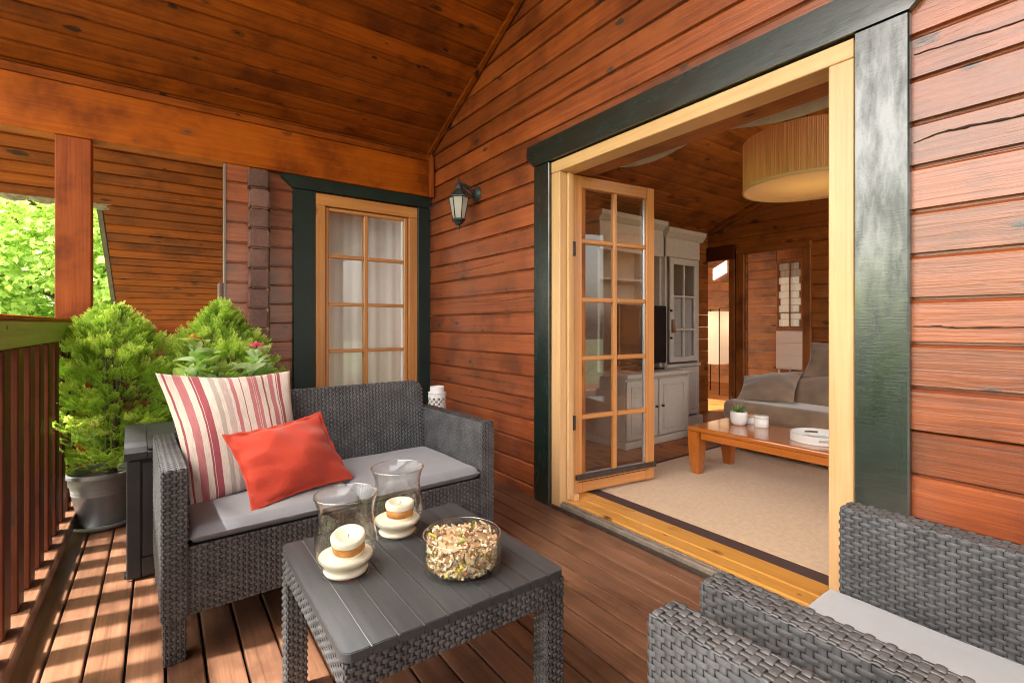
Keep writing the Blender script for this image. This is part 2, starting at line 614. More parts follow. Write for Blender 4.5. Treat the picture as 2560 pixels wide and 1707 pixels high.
def lathe(name, prof, mat, parent=None, loc=(0, 0, 0), seg=48, smooth=True, cap=False, rx=1.0, ry=1.0):
    V, F = [], []
    n = len(prof)
    for i in range(seg):
        a = 2 * PI * i / seg
        for r, z in prof:
            V.append((r * math.cos(a) * rx, r * math.sin(a) * ry, z))
    for i in range(seg):
        j = (i + 1) % seg
        for k in range(n - 1):
            F.append((i * n + k, j * n + k, j * n + k + 1, i * n + k + 1))
    if cap:
        F.append(tuple(i * n + n - 1 for i in range(seg)))
        F.append(tuple(i * n for i in range(seg - 1, -1, -1)))
    o = mesh_obj(name, V, F, mat, parent, loc, smooth)
    return o


def tube(name, pts, r, mat, parent=None, seg=8, loc=(0, 0, 0), taper=None):
    V, F = tube_geo(pts, r, seg, taper)
    return mesh_obj(name, V, F, mat, parent, loc, True)


def tube_geo(pts, r, seg=8, taper=None):
    V, F = [], []
    pts = [Vector(p) for p in pts]
    n = len(pts)
    for i, p in enumerate(pts):
        d = (pts[min(i + 1, n - 1)] - pts[max(i - 1, 0)]).normalized()
        a = d.cross(Vector((0, 0, 1)))
        if a.length < .05:
            a = d.cross(Vector((1, 0, 0)))
        a.normalize()
        b = d.cross(a)
        rr = r if taper is None else r + (taper - r) * i / (n - 1)
        for k in range(seg):
            t = 2 * PI * k / seg
            V.append(tuple(p + a * rr * math.cos(t) + b * rr * math.sin(t)))
    for i in range(n - 1):
        for k in range(seg):
            F.append((i * seg + k, i * seg + (k + 1) % seg, (i + 1) * seg + (k + 1) % seg, (i + 1) * seg + k))
    F.append(tuple(range(seg - 1, -1, -1)))
    F.append(tuple((n - 1) * seg + k for k in range(seg)))
    return V, F


# ------------------------------------------------------------------ the ground outside
g = mesh_obj('ground', [(-60, -60, -1.2), (60, -60, -1.2), (60, 80, -1.2), (-60, 80, -1.2)], [(0, 1, 2, 3)], GRASS)
tag(g, 'lawn below the raised porch', None, None, 'structure')

# ------------------------------------------------------------------ deck
deck = thing('deck', 'brown stained timber deck boards running towards the window', None, (0, 0, 0), 0, None, 'structure')
PW = .0965
x0 = -.2765
k = -1
prev = -.372
while x0 < 1.72:
    a, b = (prev, x0) if k < 0 else (x0 - PW, x0)
    a += .0036
    b -= .0036
    box('plank', a, b, -3.2, 3.56, -.028, 0 + R.uniform(-.0008, .0008), wood('deck', 'y'), deck, .004, 2)
    prev = x0
    x0 += PW
    k += 1
box('plank', x0 - PW + .0028, 1.765, -3.2, 3.56, -.028, 0, wood('deck', 'y'), deck, .004, 2)
box('end_beam', -.46, 1.76, 3.562, 3.60, -.30, -.002, wood('darkred', 'x'), deck, .003)
box('under_deck', -.39, 1.76, -3.2, 3.56, -.30, -.26, plain('deck_gap_shade', (.02, .016, .012), .95), deck, 0)  # dark sheet added below the boards, shade of the gaps put into its colour
for y in (-2.6, -1.6, -.6, .5, 1.6, 2.7):
    box('joist', -.40, 1.76, y, y + .06, -.17, -.0295, wood('darkred', 'x'), deck, .002)
box('edge_beam', -.46, -.40, -3.2, 3.62, -.25, -.03, wood('darkred', 'y'), deck, .004)

# ------------------------------------------------------------------ log wall beside the door (plane x = 1.758)
LH = .1265
LZ0 = .062


def log_profile(h=LH, back=.07):
    # (normal offset outwards, z)
    return [(0, .0065), (0, h - .012), (-.006, h - .005), (-.018, h - .002), (-.018, h), (-back, h), (-back, 0), (-.018, 0), (-.018, .0065)]


def ceil_z(y):
    return 2.35 + .476 * (3.54 - y)


def y_of_ceil(z):
    return 3.54 - (z - 2.35) / .476


def log_y(parent, xf, y0, y1, z0, y1top=None, mat=None, h=LH, sgn=-1, name='log', sub=.18):
    """log running in y, face at x = xf looking to -x; if y1top the far end is cut to the roof slope"""
    pr = log_profile(h)
    n = max(2, int(abs(y1 - y0) / sub))
    V = []
    ph = R.uniform(0, 6)
    lean = R.uniform(-.0012, .0012)
    for i in range(n + 1):
        t = i / n
        for (d, z) in pr:
            ye = y1 if y1top is None else y1 + (y1top - y1) * (z / h)
            y = y0 + (ye - y0) * t
            wv = .0016 * math.sin(y * 3.1 + ph) + .0009 * math.sin(y * 9 + ph * 2) + lean
            zz = z + (.0012 * math.sin(y * 4.3 + ph * 3) if z < .01 or z > h - .02 else 0)
            V.append((xf + sgn * (d + (wv if d > -.012 else 0)), y, z0 + zz))
    m = len(pr)
    F = []
    for i in range(n):
        for k in range(m):
            F.append((i * m + k, i * m + (k + 1) % m, (i + 1) * m + (k + 1) % m, (i + 1) * m + k))
    F.append(tuple(range(m - 1, -1, -1)))
    F.append(tuple(n * m + k for k in range(m)))
    c = Vector(((xf), (y0 + y1) / 2, z0 + h / 2))
    V = [tuple(Vector(v) - c) for v in V]
    bm = bmesh.new()
    vv = [bm.verts.new(v) for v in V]
    for f in F:
        bm.faces.new([vv[i] for i in f])
    bmesh.ops.recalc_face_normals(bm, faces=bm.faces)
    me = bpy.data.meshes.new(name)
    bm.to_mesh(me)
    bm.free()
    return link(name, me, mat or wood('red', 'y'), parent, tuple(c))


wallA = thing('log_wall', 'red stained log wall around the wide green trimmed terrace door', 'log wall', (1.758, 3.5, 0))
wallA.location = (0, 0, 0)
XW = 1.758
z = LZ0 - LH
i = 0
while z < 4.05:
    zt = z + LH
    far_lo, far_hi = 3.60, 3.60
    if zt > 2.30:
        far_lo = min(3.60, y_of_ceil(max(z, 2.30)) + .02)
        far_hi = min(3.60, y_of_ceil(zt) + .02)
    if z < 1.85:
        log_y(wallA, XW, 2.10, 3.60, z)
        log_y(wallA, XW, -3.2, .53, z)
    else:
        if z > 3.9:
            break
        log_y(wallA, XW, -3.2, far_lo, z, far_hi)
    z += LH
    i += 1
# short piece of the course cut by the door head
# vertical end board where the porch beam meets the wall
prism('corner_lath', [(3.44, 2.0), (3.475, 2.0), (3.49, 2.30), (3.465, 2.34), (3.447, 2.30)], 'x', 1.715, 1.742, wood('redsoft', 'z'), wallA)
prism('slope_lath', [(3.54, ceil_z(3.54)), (3.54, ceil_z(3.54) - .03), (0.1, ceil_z(.1) - .03), (0.1, ceil_z(.1))], 'x', 1.716, 1.742, wood('ceil', 'y'), wallA)


def crack(parent, x, pts, w_):
    """narrow dark drying split in a log: a wavering ribbon just proud of the face. pts: (y,z)"""
    V, F = [], []
    n = 26
    for i in range(n + 1):
        t = i / n
        s = t * (len(pts) - 1)
        k = min(int(s), len(pts) - 2)
        f = s - k
        y = pts[k][0] + (pts[k + 1][0] - pts[k][0]) * f
        zc = pts[k][1] + (pts[k + 1][1] - pts[k][1]) * f + R.uniform(-.0012, .0012)
        ww = w_ * .72 * (.25 + .9 * math.sin(PI * min(max(t, .03), .97))) * R.uniform(.5, 1.2) / 2
        V += [(x, y, zc - ww), (x, y, zc + ww), (x + .004, y, zc + ww), (x + .004, y, zc - ww)]
    for i in range(n):
        for k in range(4):
            F.append((4 * i + k, 4 * i + (k + 1) % 4, 4 * i + 4 + (k + 1) % 4, 4 * i + 4 + k))
    return mesh_obj('crack', V, F, CRACK, parent)


XC = XW - .0030
crack(wallA, XC, [(.45, 1.522), (.40, 1.535), (.33, 1.533), (.2, 1.525), (.05, 1.53)], .0075)
crack(wallA, XC, [(.45, .958 + .037), (.40, .997), (.36, .992), (.2, .994), (.0, .996)], .0045)
crack(wallA, XC, [(.45, 1.777), (.36, 1.772), (.25, 1.766), (.1, 1.77)], .004)
crack(wallA, XC, [(3.5, 1.158), (3.0, 1.165), (2.6, 1.150), (2.2, 1.166)], .004)
crack(wallA, XC, [(3.4, 1.29 + .09), (3.0, 1.385), (2.5, 1.40)], .003)
crack(wallA, XC, [(3.0, .502), (2.7, .515), (2.3, .512)], .0035)
crack(wallA, XC, [(3.2, .70 - .06), (2.7, .643), (2.25, .638)], .003)
crack(wallA, XC, [(.42, .42), (.2, .418), (.0, .425)], .003)

# ------------------------------------------------------------------ terrace door
door = thing('terrace_door', 'wide timber terrace door with green trim, its glazed leaf swung open inwards', 'door', (0, 0, 0))
XT = 1.735
# green trim
box('trim_board', XT, XW + .01, 2.046, 2.178, -.0, 1.9, GREEN, door, .004)
box('trim_board', XT, XW + .01, .455, .592, -.0, 1.9, GREEN, door, .004)
prism('trim_board', [(2.178, 1.903), (2.240, 1.962), (2.240, 2.030), (.392, 2.030), (.392, 1.962), (.455, 1.903)], 'x', XT - .003, XW + .01, GREENY, door)
# honey coloured frame
HW = wood('honey', 'z')
HWy = wood('honey', 'y')
HWx = wood('honey', 'x')
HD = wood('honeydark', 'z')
HDx = wood('honeydark', 'x')
box('frame_jamb', 1.752, 1.86, 1.972, 2.043, .0, 1.833, HW, door, .003)
box('frame_jamb', 1.750, 1.86, .596, .668, .0, 1.833, HW, door, .003)
box('frame_head', 1.751, 1.86, .596, 2.043, 1.835, 1.896, HWy, door, .003)
# inner lining and stops
box('frame_lining', 1.862, 1.96, 1.985, 2.03, .045, 1.84, wood('interior', 'z'), door, .003)
box('frame_lining', 1.862, 1.96, .606, .65, .045, 1.84, wood('interior', 'z'), door, .003)
box('frame_lining', 1.862, 1.99, .606, 2.03, 1.842, 1.885, wood('interior', 'y'), door, .003)
box('door_stop', 1.80, 1.83, 1.952, 1.9705, .05, 1.83, HW, door, .002)
box('hinge', 1.838, 1.858, 1.957, 1.9705, .42, .50, DARKSTRIP, door, .002)
box('hinge', 1.838, 1.858, 1.957, 1.9705, 1.38, 1.46, DARKSTRIP, door, .002)
# threshold
box('threshold_strip', 1.735, 1.752, .60, 2.04, .0, .016, DARKSTRIP, door, .002)
box('threshold_track', 1.7525, 1.795, .669, 1.971, .004, .036, STEEL, door, .004)
box('threshold_track', 1.770, 1.777, .669, 1.971, .0365, .043, STEEL, door, .001)
for yy in (1.75, 1.25, .95):
    box('track_slot', 1.782, 1.788, yy, yy + .03, .0365, .0375, HOLE, door, 0)
box('sill_board', 1.797, 1.875, .60, 2.03, .012, .044, wood('sill', 'y'), door, .004)
box('sill_board', 1.877, 1.985, .60, 2.03, .012, .046, wood('sill', 'y'), door, .004)
box('stop_block', 1.815, 1.852, 1.925, 1.965, .045, .078, HW, door, .002)

# the open leaf, swinging about its hinge: local x along the leaf, local y its thickness
ang = math.atan2(1.904 - 1.986, 2.468 - 1.854)
leaf = bpy.data.objects.new('door_leaf', None)
C.objects.link(leaf)
leaf.parent = door
leaf.location = (1.856, 1.986, 0)
leaf.rotation_euler = (0, 0, ang)
LW, ZB, ZT, TH = .618, .057, 1.838, .045


def lbox(n, a, b, z0, z1, mat, y0=-.0, y1=TH, bev=.003):
    return box(n, a, b, y0, y1, z0, z1, mat, leaf, bev)


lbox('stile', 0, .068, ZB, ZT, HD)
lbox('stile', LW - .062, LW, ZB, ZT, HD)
lbox('rail', .069, LW - .063, 1.772, ZT - .0005, HDx)
lbox('rail', .069, LW - .063, ZB + .0005, .150, HDx)
lbox('drip_rail', .020, LW - .004, .134, .162, DARKSTRIP, -.022, -.001)
lbox('drip_groove', .03, LW - .05, .116, .119, HOLE, -.0015, .004, 0)
MZ = [.478, .810, 1.142, 1.474]
lbox('muntin', .302, .330, .151, 1.771, HD, .006, .036, .005)
for zz in MZ:
    lbox('muntin', .069, .301, zz - .013, zz + .013, HDx, .006, .036, .005)
    lbox('muntin', .331, LW - .063, zz - .013, zz + .013, HDx, .006, .036, .005)
zs = [.151] + MZ + [1.771]
for k in range(5):
    for (a, b) in ((.0695, .3015), (.3305, LW - .0635)):
        box('pane', a, b, .026, .030, zs[k] + .012, zs[k + 1] - .012, GLASS, leaf, 0)
box('glazing_spacer', LW - .0765, LW - .0635, .012, .0255, .163, 1.770, plain('spacer_metal', (.65, .67, .70), .25, metal=.8), leaf, .001)
box('glazing_spacer', .0695, LW - .0775, .012, .0255, .151, .160, plain('spacer_seal', (.5, .52, .55), .3, metal=.6), leaf, .001)
box('edge_seal', -.004, -.0005, .008, .016, ZB, ZT, WHITE, leaf, .001)
box('lock_plate', -.003, -.0002, .02, .034, .40, .66, STEEL, leaf, 0)

# ------------------------------------------------------------------ end wall with the tall window (plane y = 3.55)
YB = 3.55
wallB = thing('end_log_wall', 'shaded red log end wall holding the tall narrow window', 'log wall', (0, 0, 0))


def log_x(parent, yf, xa, xb, z0, h=LH, mat=None, name='log', loc0=0):
    pr = log_profile(h)
    n = max(2, int((xb - xa) / .2))
    ph = R.uniform(0, 6)
    V, F = [], []
    m = len(pr)
    for i in range(n + 1):
        x = xa + (xb - xa) * i / n
        for d, zz in pr:
            wv = .0014 * math.sin(x * 3.7 + ph)
            V.append((x, yf - d - (wv if d > -.012 else 0), z0 + zz))
    for i in range(n):
        for k in range(m):
            F.append((i * m + k, (i + 1) * m + k, (i + 1) * m + (k + 1) % m, i * m + (k + 1) % m))
    F.append(tuple(range(m)))
    F.append(tuple(n * m + k for k in range(m - 1, -1, -1)))
    c = Vector(((xa + xb) / 2, yf, z0 + h / 2))
    return mesh_obj(name, [tuple(Vector(v) - c) for v in V], F, mat or wood('red', 'x'), parent, tuple(c))


z = 1.271 - 10 * LH
while z < 2.3:
    log_x(wallB, YB, .592, .86, z)
    if z > 1.90:
        log_x(wallB, YB, .862, 1.75, z)
    log_x(wallB, YB - .04, .335, .47, z) if z < 1.95 else None
    z += LH
# the stacked log ends
z = 1.984 - LH
cnt = 0
while z > -.1:
    bm = bmesh.new()
    bmesh.ops.create_cube(bm, size=1)
    wd = .112 + R.uniform(-.004, .004)
    bmesh.ops.scale(bm, vec=(wd, .30, LH - .004), verts=bm.verts)
    bmesh.ops.bevel(bm, geom=bm.edges[:], offset=.012, segments=2, affect='EDGES')
    me = bpy.data.meshes.new('log_end')
    bm.to_mesh(me)
    bm.free()
    link('log_end', me, wood('umber', 'y'), wallB, (.511 + R.uniform(-.003, .003), 3.55 + R.uniform(-.006, .006), z + LH / 2), rot=(0, R.uniform(-.02, .02), R.uniform(-.02, .02)))
    z -= LH
box('corner_strip', .322, .334, 3.502, 3.56, -.1, 2.01, plain('grey_strip', (.22, .17, .15), .5), wallB, .002)
for zz, xx in ((1.268, .297), (1.141, .285), (1.015, .27)):
    box('stepped_log', xx, .321, 3.51, 3.62, zz - LH, zz - .003, wood('umber', 'x'), wallB, .006, 2)

# window set in that wall
win = thing('tall_window', 'tall honey framed window of two pane columns with green trim above the loveseat', 'window', (0, 0, 0))
YT = 3.515
box('trim_board', .728, .872, YT, YB + .01, .02, 1.925, GREENW, win, .004)
box('trim_board', 1.640, 1.744, YT, YB + .01, .02, 1.925, GREENW, win, .004)
prism('trim_board', [(.728, 1.927), (.655, 1.99), (.655, 2.06), (1.744, 2.06), (1.744, 1.927)], 'y', YT - .003, YB + .01, GREENX, win)
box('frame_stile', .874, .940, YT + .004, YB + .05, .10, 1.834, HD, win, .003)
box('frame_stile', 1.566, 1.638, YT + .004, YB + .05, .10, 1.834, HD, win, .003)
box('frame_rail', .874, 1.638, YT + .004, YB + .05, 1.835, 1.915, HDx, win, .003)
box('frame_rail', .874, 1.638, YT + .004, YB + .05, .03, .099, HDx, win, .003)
y0w, y1w = YT + .022, YB + .045
box('sash_stile', .943, .968, y0w, y1w, .101, 1.831, HD, win, .004)
box('sash_stile', 1.536, 1.563, y0w, y1w, .101, 1.831, HD, win, .004)
box('sash_rail', .969, 1.535, y0w, y1w, 1.806, 1.830, HDx, win, .004)
box('sash_rail', .969, 1.535, y0w, y1w, .101, .145, HDx, win, .004)
WZ = [.475, .812, 1.147, 1.488]
box('muntin', 1.222, 1.250, y0w + .002, y1w - .005, .146, 1.805, HD, win, .004)
for zz in WZ:
    box('muntin', .969, 1.221, y0w + .003, y1w - .005, zz - .012, zz + .012, HDx, win, .004)
    box('muntin', 1.251, 1.535, y0w + .003, y1w - .005, zz - .012, zz + .012, HDx, win, .004)
zs = [.145] + WZ + [1.806]
for k in range(5):
    for a, b in ((.9685, 1.2215), (1.2505, 1.5355)):
        box('pane', a, b, YB + .022, YB + .026, zs[k] + .011, zs[k + 1] - .011, GLASS, win, 0)
box('glazing_spacer', 1.520, 1.535, YB + .004, YB + .021, .146, 1.805, WHITE, win, .001)

# curtain behind the glass: a pleated sheet with depth
def pleat_sheet(name, xa, xb, y, z0, z1, amp, wl, mat, axis='x', n=160, parent=None, sag=None):
    V, F = [], []
    ph = R.uniform(0, 6)
    for i in range(n + 1):
        s = xa + (xb - xa) * i / n
        dd = amp * (math.sin(s * 2 * PI / wl + ph + 1.3 * math.sin(s * 9)) + .4 * math.sin(s * 2 * PI / wl * 2.3))
        zb = z0 if sag is None else sag((s - xa) / (xb - xa))
        for (q, zz) in ((0, zb), (1, z1)):
            for th in (0, .0015):
                V.append((s, y + dd + th, zz) if axis == 'x' else (y + dd + th, s, zz))
    for i in range(n):
        a = 4 * i
        b = a + 4
        F += [(a, b, b + 2, a + 2), (a + 1, a + 3, b + 3, b + 1), (a, a + 1, b + 1, b), (a + 2, b + 2, b + 3, a + 3)]
    return mesh_obj(name, V, F, mat, parent, (0, 0, 0), True)


cu = pleat_sheet('curtain', .90, 1.66, 3.74, .05, 2.05, .0055, .16, CURT)
tag(cu, 'pale sheer curtain hanging behind the tall window panes', 'curtain')
# dim room behind the window
dr = thing('back_room', 'dim timber room behind the tall window', None, (0, 0, 0), 0, None, 'structure')
box('wall', .60, .64, 3.64, 5.2, -.1, 2.4, wood('interior', 'y'), dr, 0)
box('wall', .64, 1.9, 5.16, 5.2, -.1, 2.4, plain('room_plaster', (.45, .36, .27), .8), dr, 0)
box('ceiling', .60, 1.9, 3.63, 5.2, 2.2, 2.25, wood('interior', 'x'), dr, 0)

# ------------------------------------------------------------------ porch ceiling: boards along x following the slope
ceil = thing('porch_ceiling', 'sloping stained board ceiling over the porch', None, (0, 0, 0), 0, None, 'structure')
cpitch = .118
th_ = math.atan(.476)
cosT, sinT = math.cos(th_), math.sin(th_)


def board_mesh(name, length, pitch, thick=.018):
    # v-grooved board: local x = length, local y = across, local z = thickness up; face looks down
    a = pitch / 2
    pts = [(-a + .001, thick), (-a + .001, .010), (-a + .006, 0), (a - .014, 0), (a - .011, .008), (a - .001, .009), (a - .001, thick)]
    V = [(-length / 2, p, q) for p, q in pts] + [(length / 2, p, q) for p, q in pts]
    n = len(pts)
    F = [(i, n + i, n + (i + 1) % n, (i + 1) % n) for i in range(n)] + [tuple(range(n)), tuple(range(2 * n - 1, n - 1, -1))]
    me = bpy.data.meshes.new(name)
    me.from_pydata(V, [], F)
    me.materials.append(wood('ceil', 'x'))
    me.update()
    return me


XL = -1.12
bmA = board_mesh('plank', 1.757 - XL, cpitch)
s = .03
while s < 4.1:
    y = 3.54 + .06 - s * cosT
    zc = ceil_z(y)
    o = bpy.data.objects.new('plank', bmA)
    C.objects.link(o)
    o.parent = ceil
    o.location = ((1.757 + XL) / 2, y, zc)
    o.rotation_euler = (-th_, 0, 0)
    s += cpitch
ridge_y = y - .06
zr = ceil_z(ridge_y)
s = cpitch * .5
while s < 3.9:
    o = bpy.data.objects.new('plank', bmA)
    C.objects.link(o)
    o.parent = ceil
    o.location = ((1.757 + XL) / 2, ridge_y - s * cosT, zr - s * sinT)
    o.rotation_euler = (th_, 0, 0)
    s += cpitch
# cover above the boards, so no light leaks
prism('roof_cover', [(4.55, ceil_z(4.55) + .05), (ridge_y, zr + .05), (ridge_y - 3.6, zr + .05 - 3.6 * .476), (ridge_y - 3.6, zr + .10 - 3.6 * .476), (ridge_y, zr + .11), (4.55, ceil_z(4.55) + .11)], 'x', XL - .04, 1.80, wood('tile', 'x'), ceil)

# lower roof seen beyond the beam
soff = thing('lower_roof', 'stained boards under the low roof slope beyond the porch beam', None, (0, 0, 0), 0, None, 'structure')
XU = -1.70
bmU = board_mesh('plank', 1.7 - XU, cpitch)
bmD = board_mesh('plank', .95 + .335, cpitch)
s = 0.13
while True:
    y = 3.54 + s * cosT
    if y > 6.75:
        break
    up = y < 4.53
    o = bpy.data.objects.new('plank', bmU if up else bmD)
    C.objects.link(o)
    o.parent = soff
    o.location = (((1.7 + XU) / 2) if up else (.95 - .335) / 2, y, ceil_z(y))
    o.rotation_euler = (-th_, 0, 0)
    s += cpitch
prism('roof_cover', [(4.60, ceil_z(4.60) + .04), (6.8, ceil_z(6.8) + .04), (6.8, ceil_z(6.8) + .10), (4.60, ceil_z(4.60) + .10)], 'x', -.31, .96, wood('tile', 'x'), soff)
# wavy tile edge over the opening and the tiled verge going down
edge = thing('roof_tile_edge', 'wavy brown clay tile edge of the low roof above the treetop view', 'roof tiles', (0, 0, 0))
for i in range(9):
    xa = -1.62 + i * .15
    V, F = [], []
    n = 8
    for j in range(n + 1):
        t = j / n
        x = xa + .15 * t
        dz = -.022 * math.sin(PI * t)
        for (yy, zz) in ((4.55, ceil_z(4.55) + .016 + dz * .7), (4.605, ceil_z(4.605) + .012 + dz), (4.605, ceil_z(4.605) + .026 + dz), (4.55, ceil_z(4.55) + .030 + dz * .7)):
            V.append((x, yy, zz))
    for j in range(n):
        for kk in range(4):
            F.append((4 * j + kk, 4 * j + (kk + 1) % 4, 4 * j + 4 + (kk + 1) % 4, 4 * j + 4 + kk))
    F += [(3, 2, 1, 0), (4 * n, 4 * n + 1, 4 * n + 2, 4 * n + 3)]
    mesh_obj('tile', V, F, plain('tile_edge', (.26, .22, .18), .8, noise=.4) if i == 0 else bpy.data.materials['tile_edge'], edge)
verge = thing('roof_verge', 'dark weathered tiled verge slanting down beside the treetop view', 'roof edge', (0, 0, 0))
s = 0
yy = 4.60
while yy < 6.3:
    za, zb = ceil_z(yy), ceil_z(yy + .19)
    prism('verge_tile', [(yy - .02, za + .035), (yy + .20, zb + .018), (yy + .20, zb + .048), (yy - .02, za + .068)], 'x', -.375, -.33, wood('tile', 'y'), verge)
    yy += .165
prism('verge_board', [(4.55, ceil_z(4.55) + .0), (6.34, ceil_z(6.34) + .0), (6.34, ceil_z(6.34) + .034), (4.55, ceil_z(4.55) + .034)], 'x', -.368, -.342, wood('tile', 'y'), verge)

# ------------------------------------------------------------------ beam, post
beam = box('roof_beam', -1.12, 1.742, 3.495, 3.61, 2.013, 2.292, wood('beam', 'x'), None, .006, 2)
tag(beam, 'long orange brown timber beam spanning the porch under the ceiling', 'beam')
lath = box('ceiling_lath', -1.12, 1.742, 3.488, 3.52, 2.2935, 2.338, wood('ceil', 'x'), None, .004)
tag(lath, 'thin stained lath running along the top of the porch beam', 'lath')
post = box('porch_post', -.452, -.303, 3.50, 3.595, -.03, 2.012, wood('redsoft', 'z'), None, .006, 2)
tag(post, 'square red brown timber post carrying the beam at the railing corner', 'post')

# ------------------------------------------------------------------ railing on the left
rail = thing('railing', 'dark red board railing with green handrail along the open side', 'railing', (0, 0, 0))
box('handrail_face', -.445, -.362, -3.1, 3.498, .927, 1.0135, wood('greenrail', 'y'), rail, .004)  # handrail board in a green wood colour
box('handrail_cap', -.455, -.364, -3.1, 3.498, 1.0145, 1.031, wood('redsoft', 'y'), rail, .004, 2)
box('bottom_rail', -.448, -.331, -3.1, 3.498, .030, .092, wood('deck', 'y'), rail, .004)
yy = -3.0
PER = .1727
yb = 2.402
while yb > -3:
    yb -= PER
yb += PER
while yb < 3.45:
    box('baluster', -.440, -.361, yb - .078, yb, .093, .926, wood('darkred', 'z'), rail, .004)
    yb += PER
for yy in (-1.2, .9, 2.6):
    box('rail_foot', -.44, -.345, yy, yy + .07, 0, .0295, wood('darkred', 'y'), rail, .002)

par = thing('end_parapet', 'low red board parapet between the post and the stacked log ends', 'parapet', (0, 0, 0))
box('top_rail', -.301, .452, 3.56, 3.64, .945, 1.012, wood('redsoft', 'x'), par, .008, 2)
box('backing', -.301, .452, 3.606, 3.615, 0, .94, wood('darkred', 'x'), par, 0)
zz = .938
while zz > 0:
    box('board', -.301, .452, 3.575, 3.605, zz - .122, zz, wood('red', 'x'), par, .005)
    zz -= .1265

# ------------------------------------------------------------------ wall lantern
lx, ly = 1.615, 2.83
wl = thing('wall_lantern', 'dark metal carriage lantern hanging from a curved bracket on the log wall', 'wall lamp', (lx, ly, 0))


def hexlathe(name, prof, mat, parent, rot=0, seg=6, smooth=False, loc=(0, 0, 0)):
    V, F = [], []
    n = len(prof)
    for i in range(seg):
        a = 2 * PI * i / seg + rot
        for r, z_ in prof:
            V.append((r * math.cos(a), r * math.sin(a), z_))
    for i in range(seg):
        j = (i + 1) % seg
        for k in range(n - 1):
            F.append((i * n + k, j * n + k, j * n + k + 1, i * n + k + 1))
    return mesh_obj(name, V, F, mat, parent, loc, smooth)


HR = math.radians(24)
hexlathe('roof', [(.002, 1.945), (.022, 1.930), (.028, 1.905), (.058, 1.866), (.080, 1.852), (.080, 1.846), (.060, 1.846), (.002, 1.846)], METAL, wl, HR)
lathe('finial', [(.0005, 1.985), (.004, 1.975), (.006, 1.955), (.016, 1.944), (.020, 1.936), (.001, 1.934)], METAL, wl, seg=16)
hexlathe('glass_body', [(.064, 1.845), (.038, 1.705)], LAMPG, wl, HR)
for i in range(6):
    a = 2 * PI * i / 6 + HR
    p0 = Vector((.065 * math.cos(a), .065 * math.sin(a), 1.846))
    p1 = Vector((.039 * math.cos(a), .039 * math.sin(a), 1.702))
    tube('corner_bar', [p0, p1], .0038, METAL, wl, 6)
hexlathe('base', [(.001, 1.71), (.044, 1.708), (.046, 1.698), (.036, 1.688), (.026, 1.680), (.024, 1.672), (.010, 1.664), (.001, 1.662)], METAL, wl, HR)
lathe('drop', [(.008, 1.665), (.009, 1.655), (.006, 1.648), (.003, 1.632), (.0004, 1.626)], METAL, wl, seg=12)
tube('bracket', [(0.0, 0, 1.938), (.035, 0, 1.943), (.075, .0, 1.930), (.105, 0, 1.905), (.128, 0, 1.897)], .011, METAL, wl, 10)
tube('bracket_scroll', [(.03, 0, 1.935), (.05, 0, 1.905), (.075, 0, 1.885), (.10, 0, 1.880), (.128, 0, 1.872)], .008, METAL, wl, 8)
bp = lathe('wall_plate', [(.001, .026), (.030, .024), (.044, .014), (.052, .004), (.054, 0)], METAL, wl, loc=(XW - lx - .001, 0, 1.892), seg=32)
bp.rotation_euler = (0, -PI / 2, 0)
lathe('bulb', [(.001, 1.80), (.016, 1.795), (.022, 1.775), (.016, 1.755), (.010, 1.735), (.010, 1.712), (.001, 1.711)], WHITE, wl, seg=16)

# ------------------------------------------------------------------ rattan weave
def weave(w_, h_, P=.0325, r=.0098, amp=.0036, frac=.70):
    """weave patch in the u,v plane (u across, v up), normal +n. Returns V (u,v,n), F quads"""
    nr = max(2, int(round(h_ / r)))
    r = h_ / nr
    nc = max(1, int(round(w_ / P)))
    P = w_ / nc
    V, F = [], []
    # upright strips
    sw = .30 * P / 2
    for c in range(2 * nc + 1):
        u = c * P / 2
        a, b = max(0, u - sw), min(w_, u + sw)
        if b - a < .002:
            continue
        i0 = len(V)
        V += [(a, 0, -.0008), (a, h_, -.0008), (a, h_, .0006), (a, 0, .0006), (b, 0, .0006), (b, h_, .0006), (b, h_, -.0008), (b, 0, -.0008)]
        F += [(i0, i0 + 3, i0 + 2, i0 + 1), (i0 + 3, i0 + 4, i0 + 5, i0 + 2), (i0 + 4, i0 + 7, i0 + 6, i0 + 5)]
    st = [(0, -.0006), (.10, .55), (.38, 1.0), (.72, .92), (.92, .45), (1.0, -.0006)]
    for i in range(nr):
        v0 = i * r
        off = -P * .5 * (i % 2)
        for c in range(nc + 1):
            a = c * P + off + P * .02 + (P * (1 - frac)) * .5
            b = a + P * frac
            a2, b2 = max(a, 0), min(b, w_)
            if b2 - a2 < .004:
                continue
            i0 = len(V)
            jit = R.uniform(.85, 1.12)
            for t, hh in st:
                u = a + (b - a) * t
                u = min(max(u, 0), w_)
                n = amp * hh * jit if hh > 0 else -.0006
                V += [(u, v0 + r * .06, n - .0010), (u, v0 + r * .38, n), (u, v0 + r * .66, n), (u, v0 + r * .95, n - .0010)]
            for q in range(len(st) - 1):
                for s_ in range(3):
                    e = i0 + q * 4 + s_
                    F.append((e, e + 4, e + 5, e + 1))
    return V, F


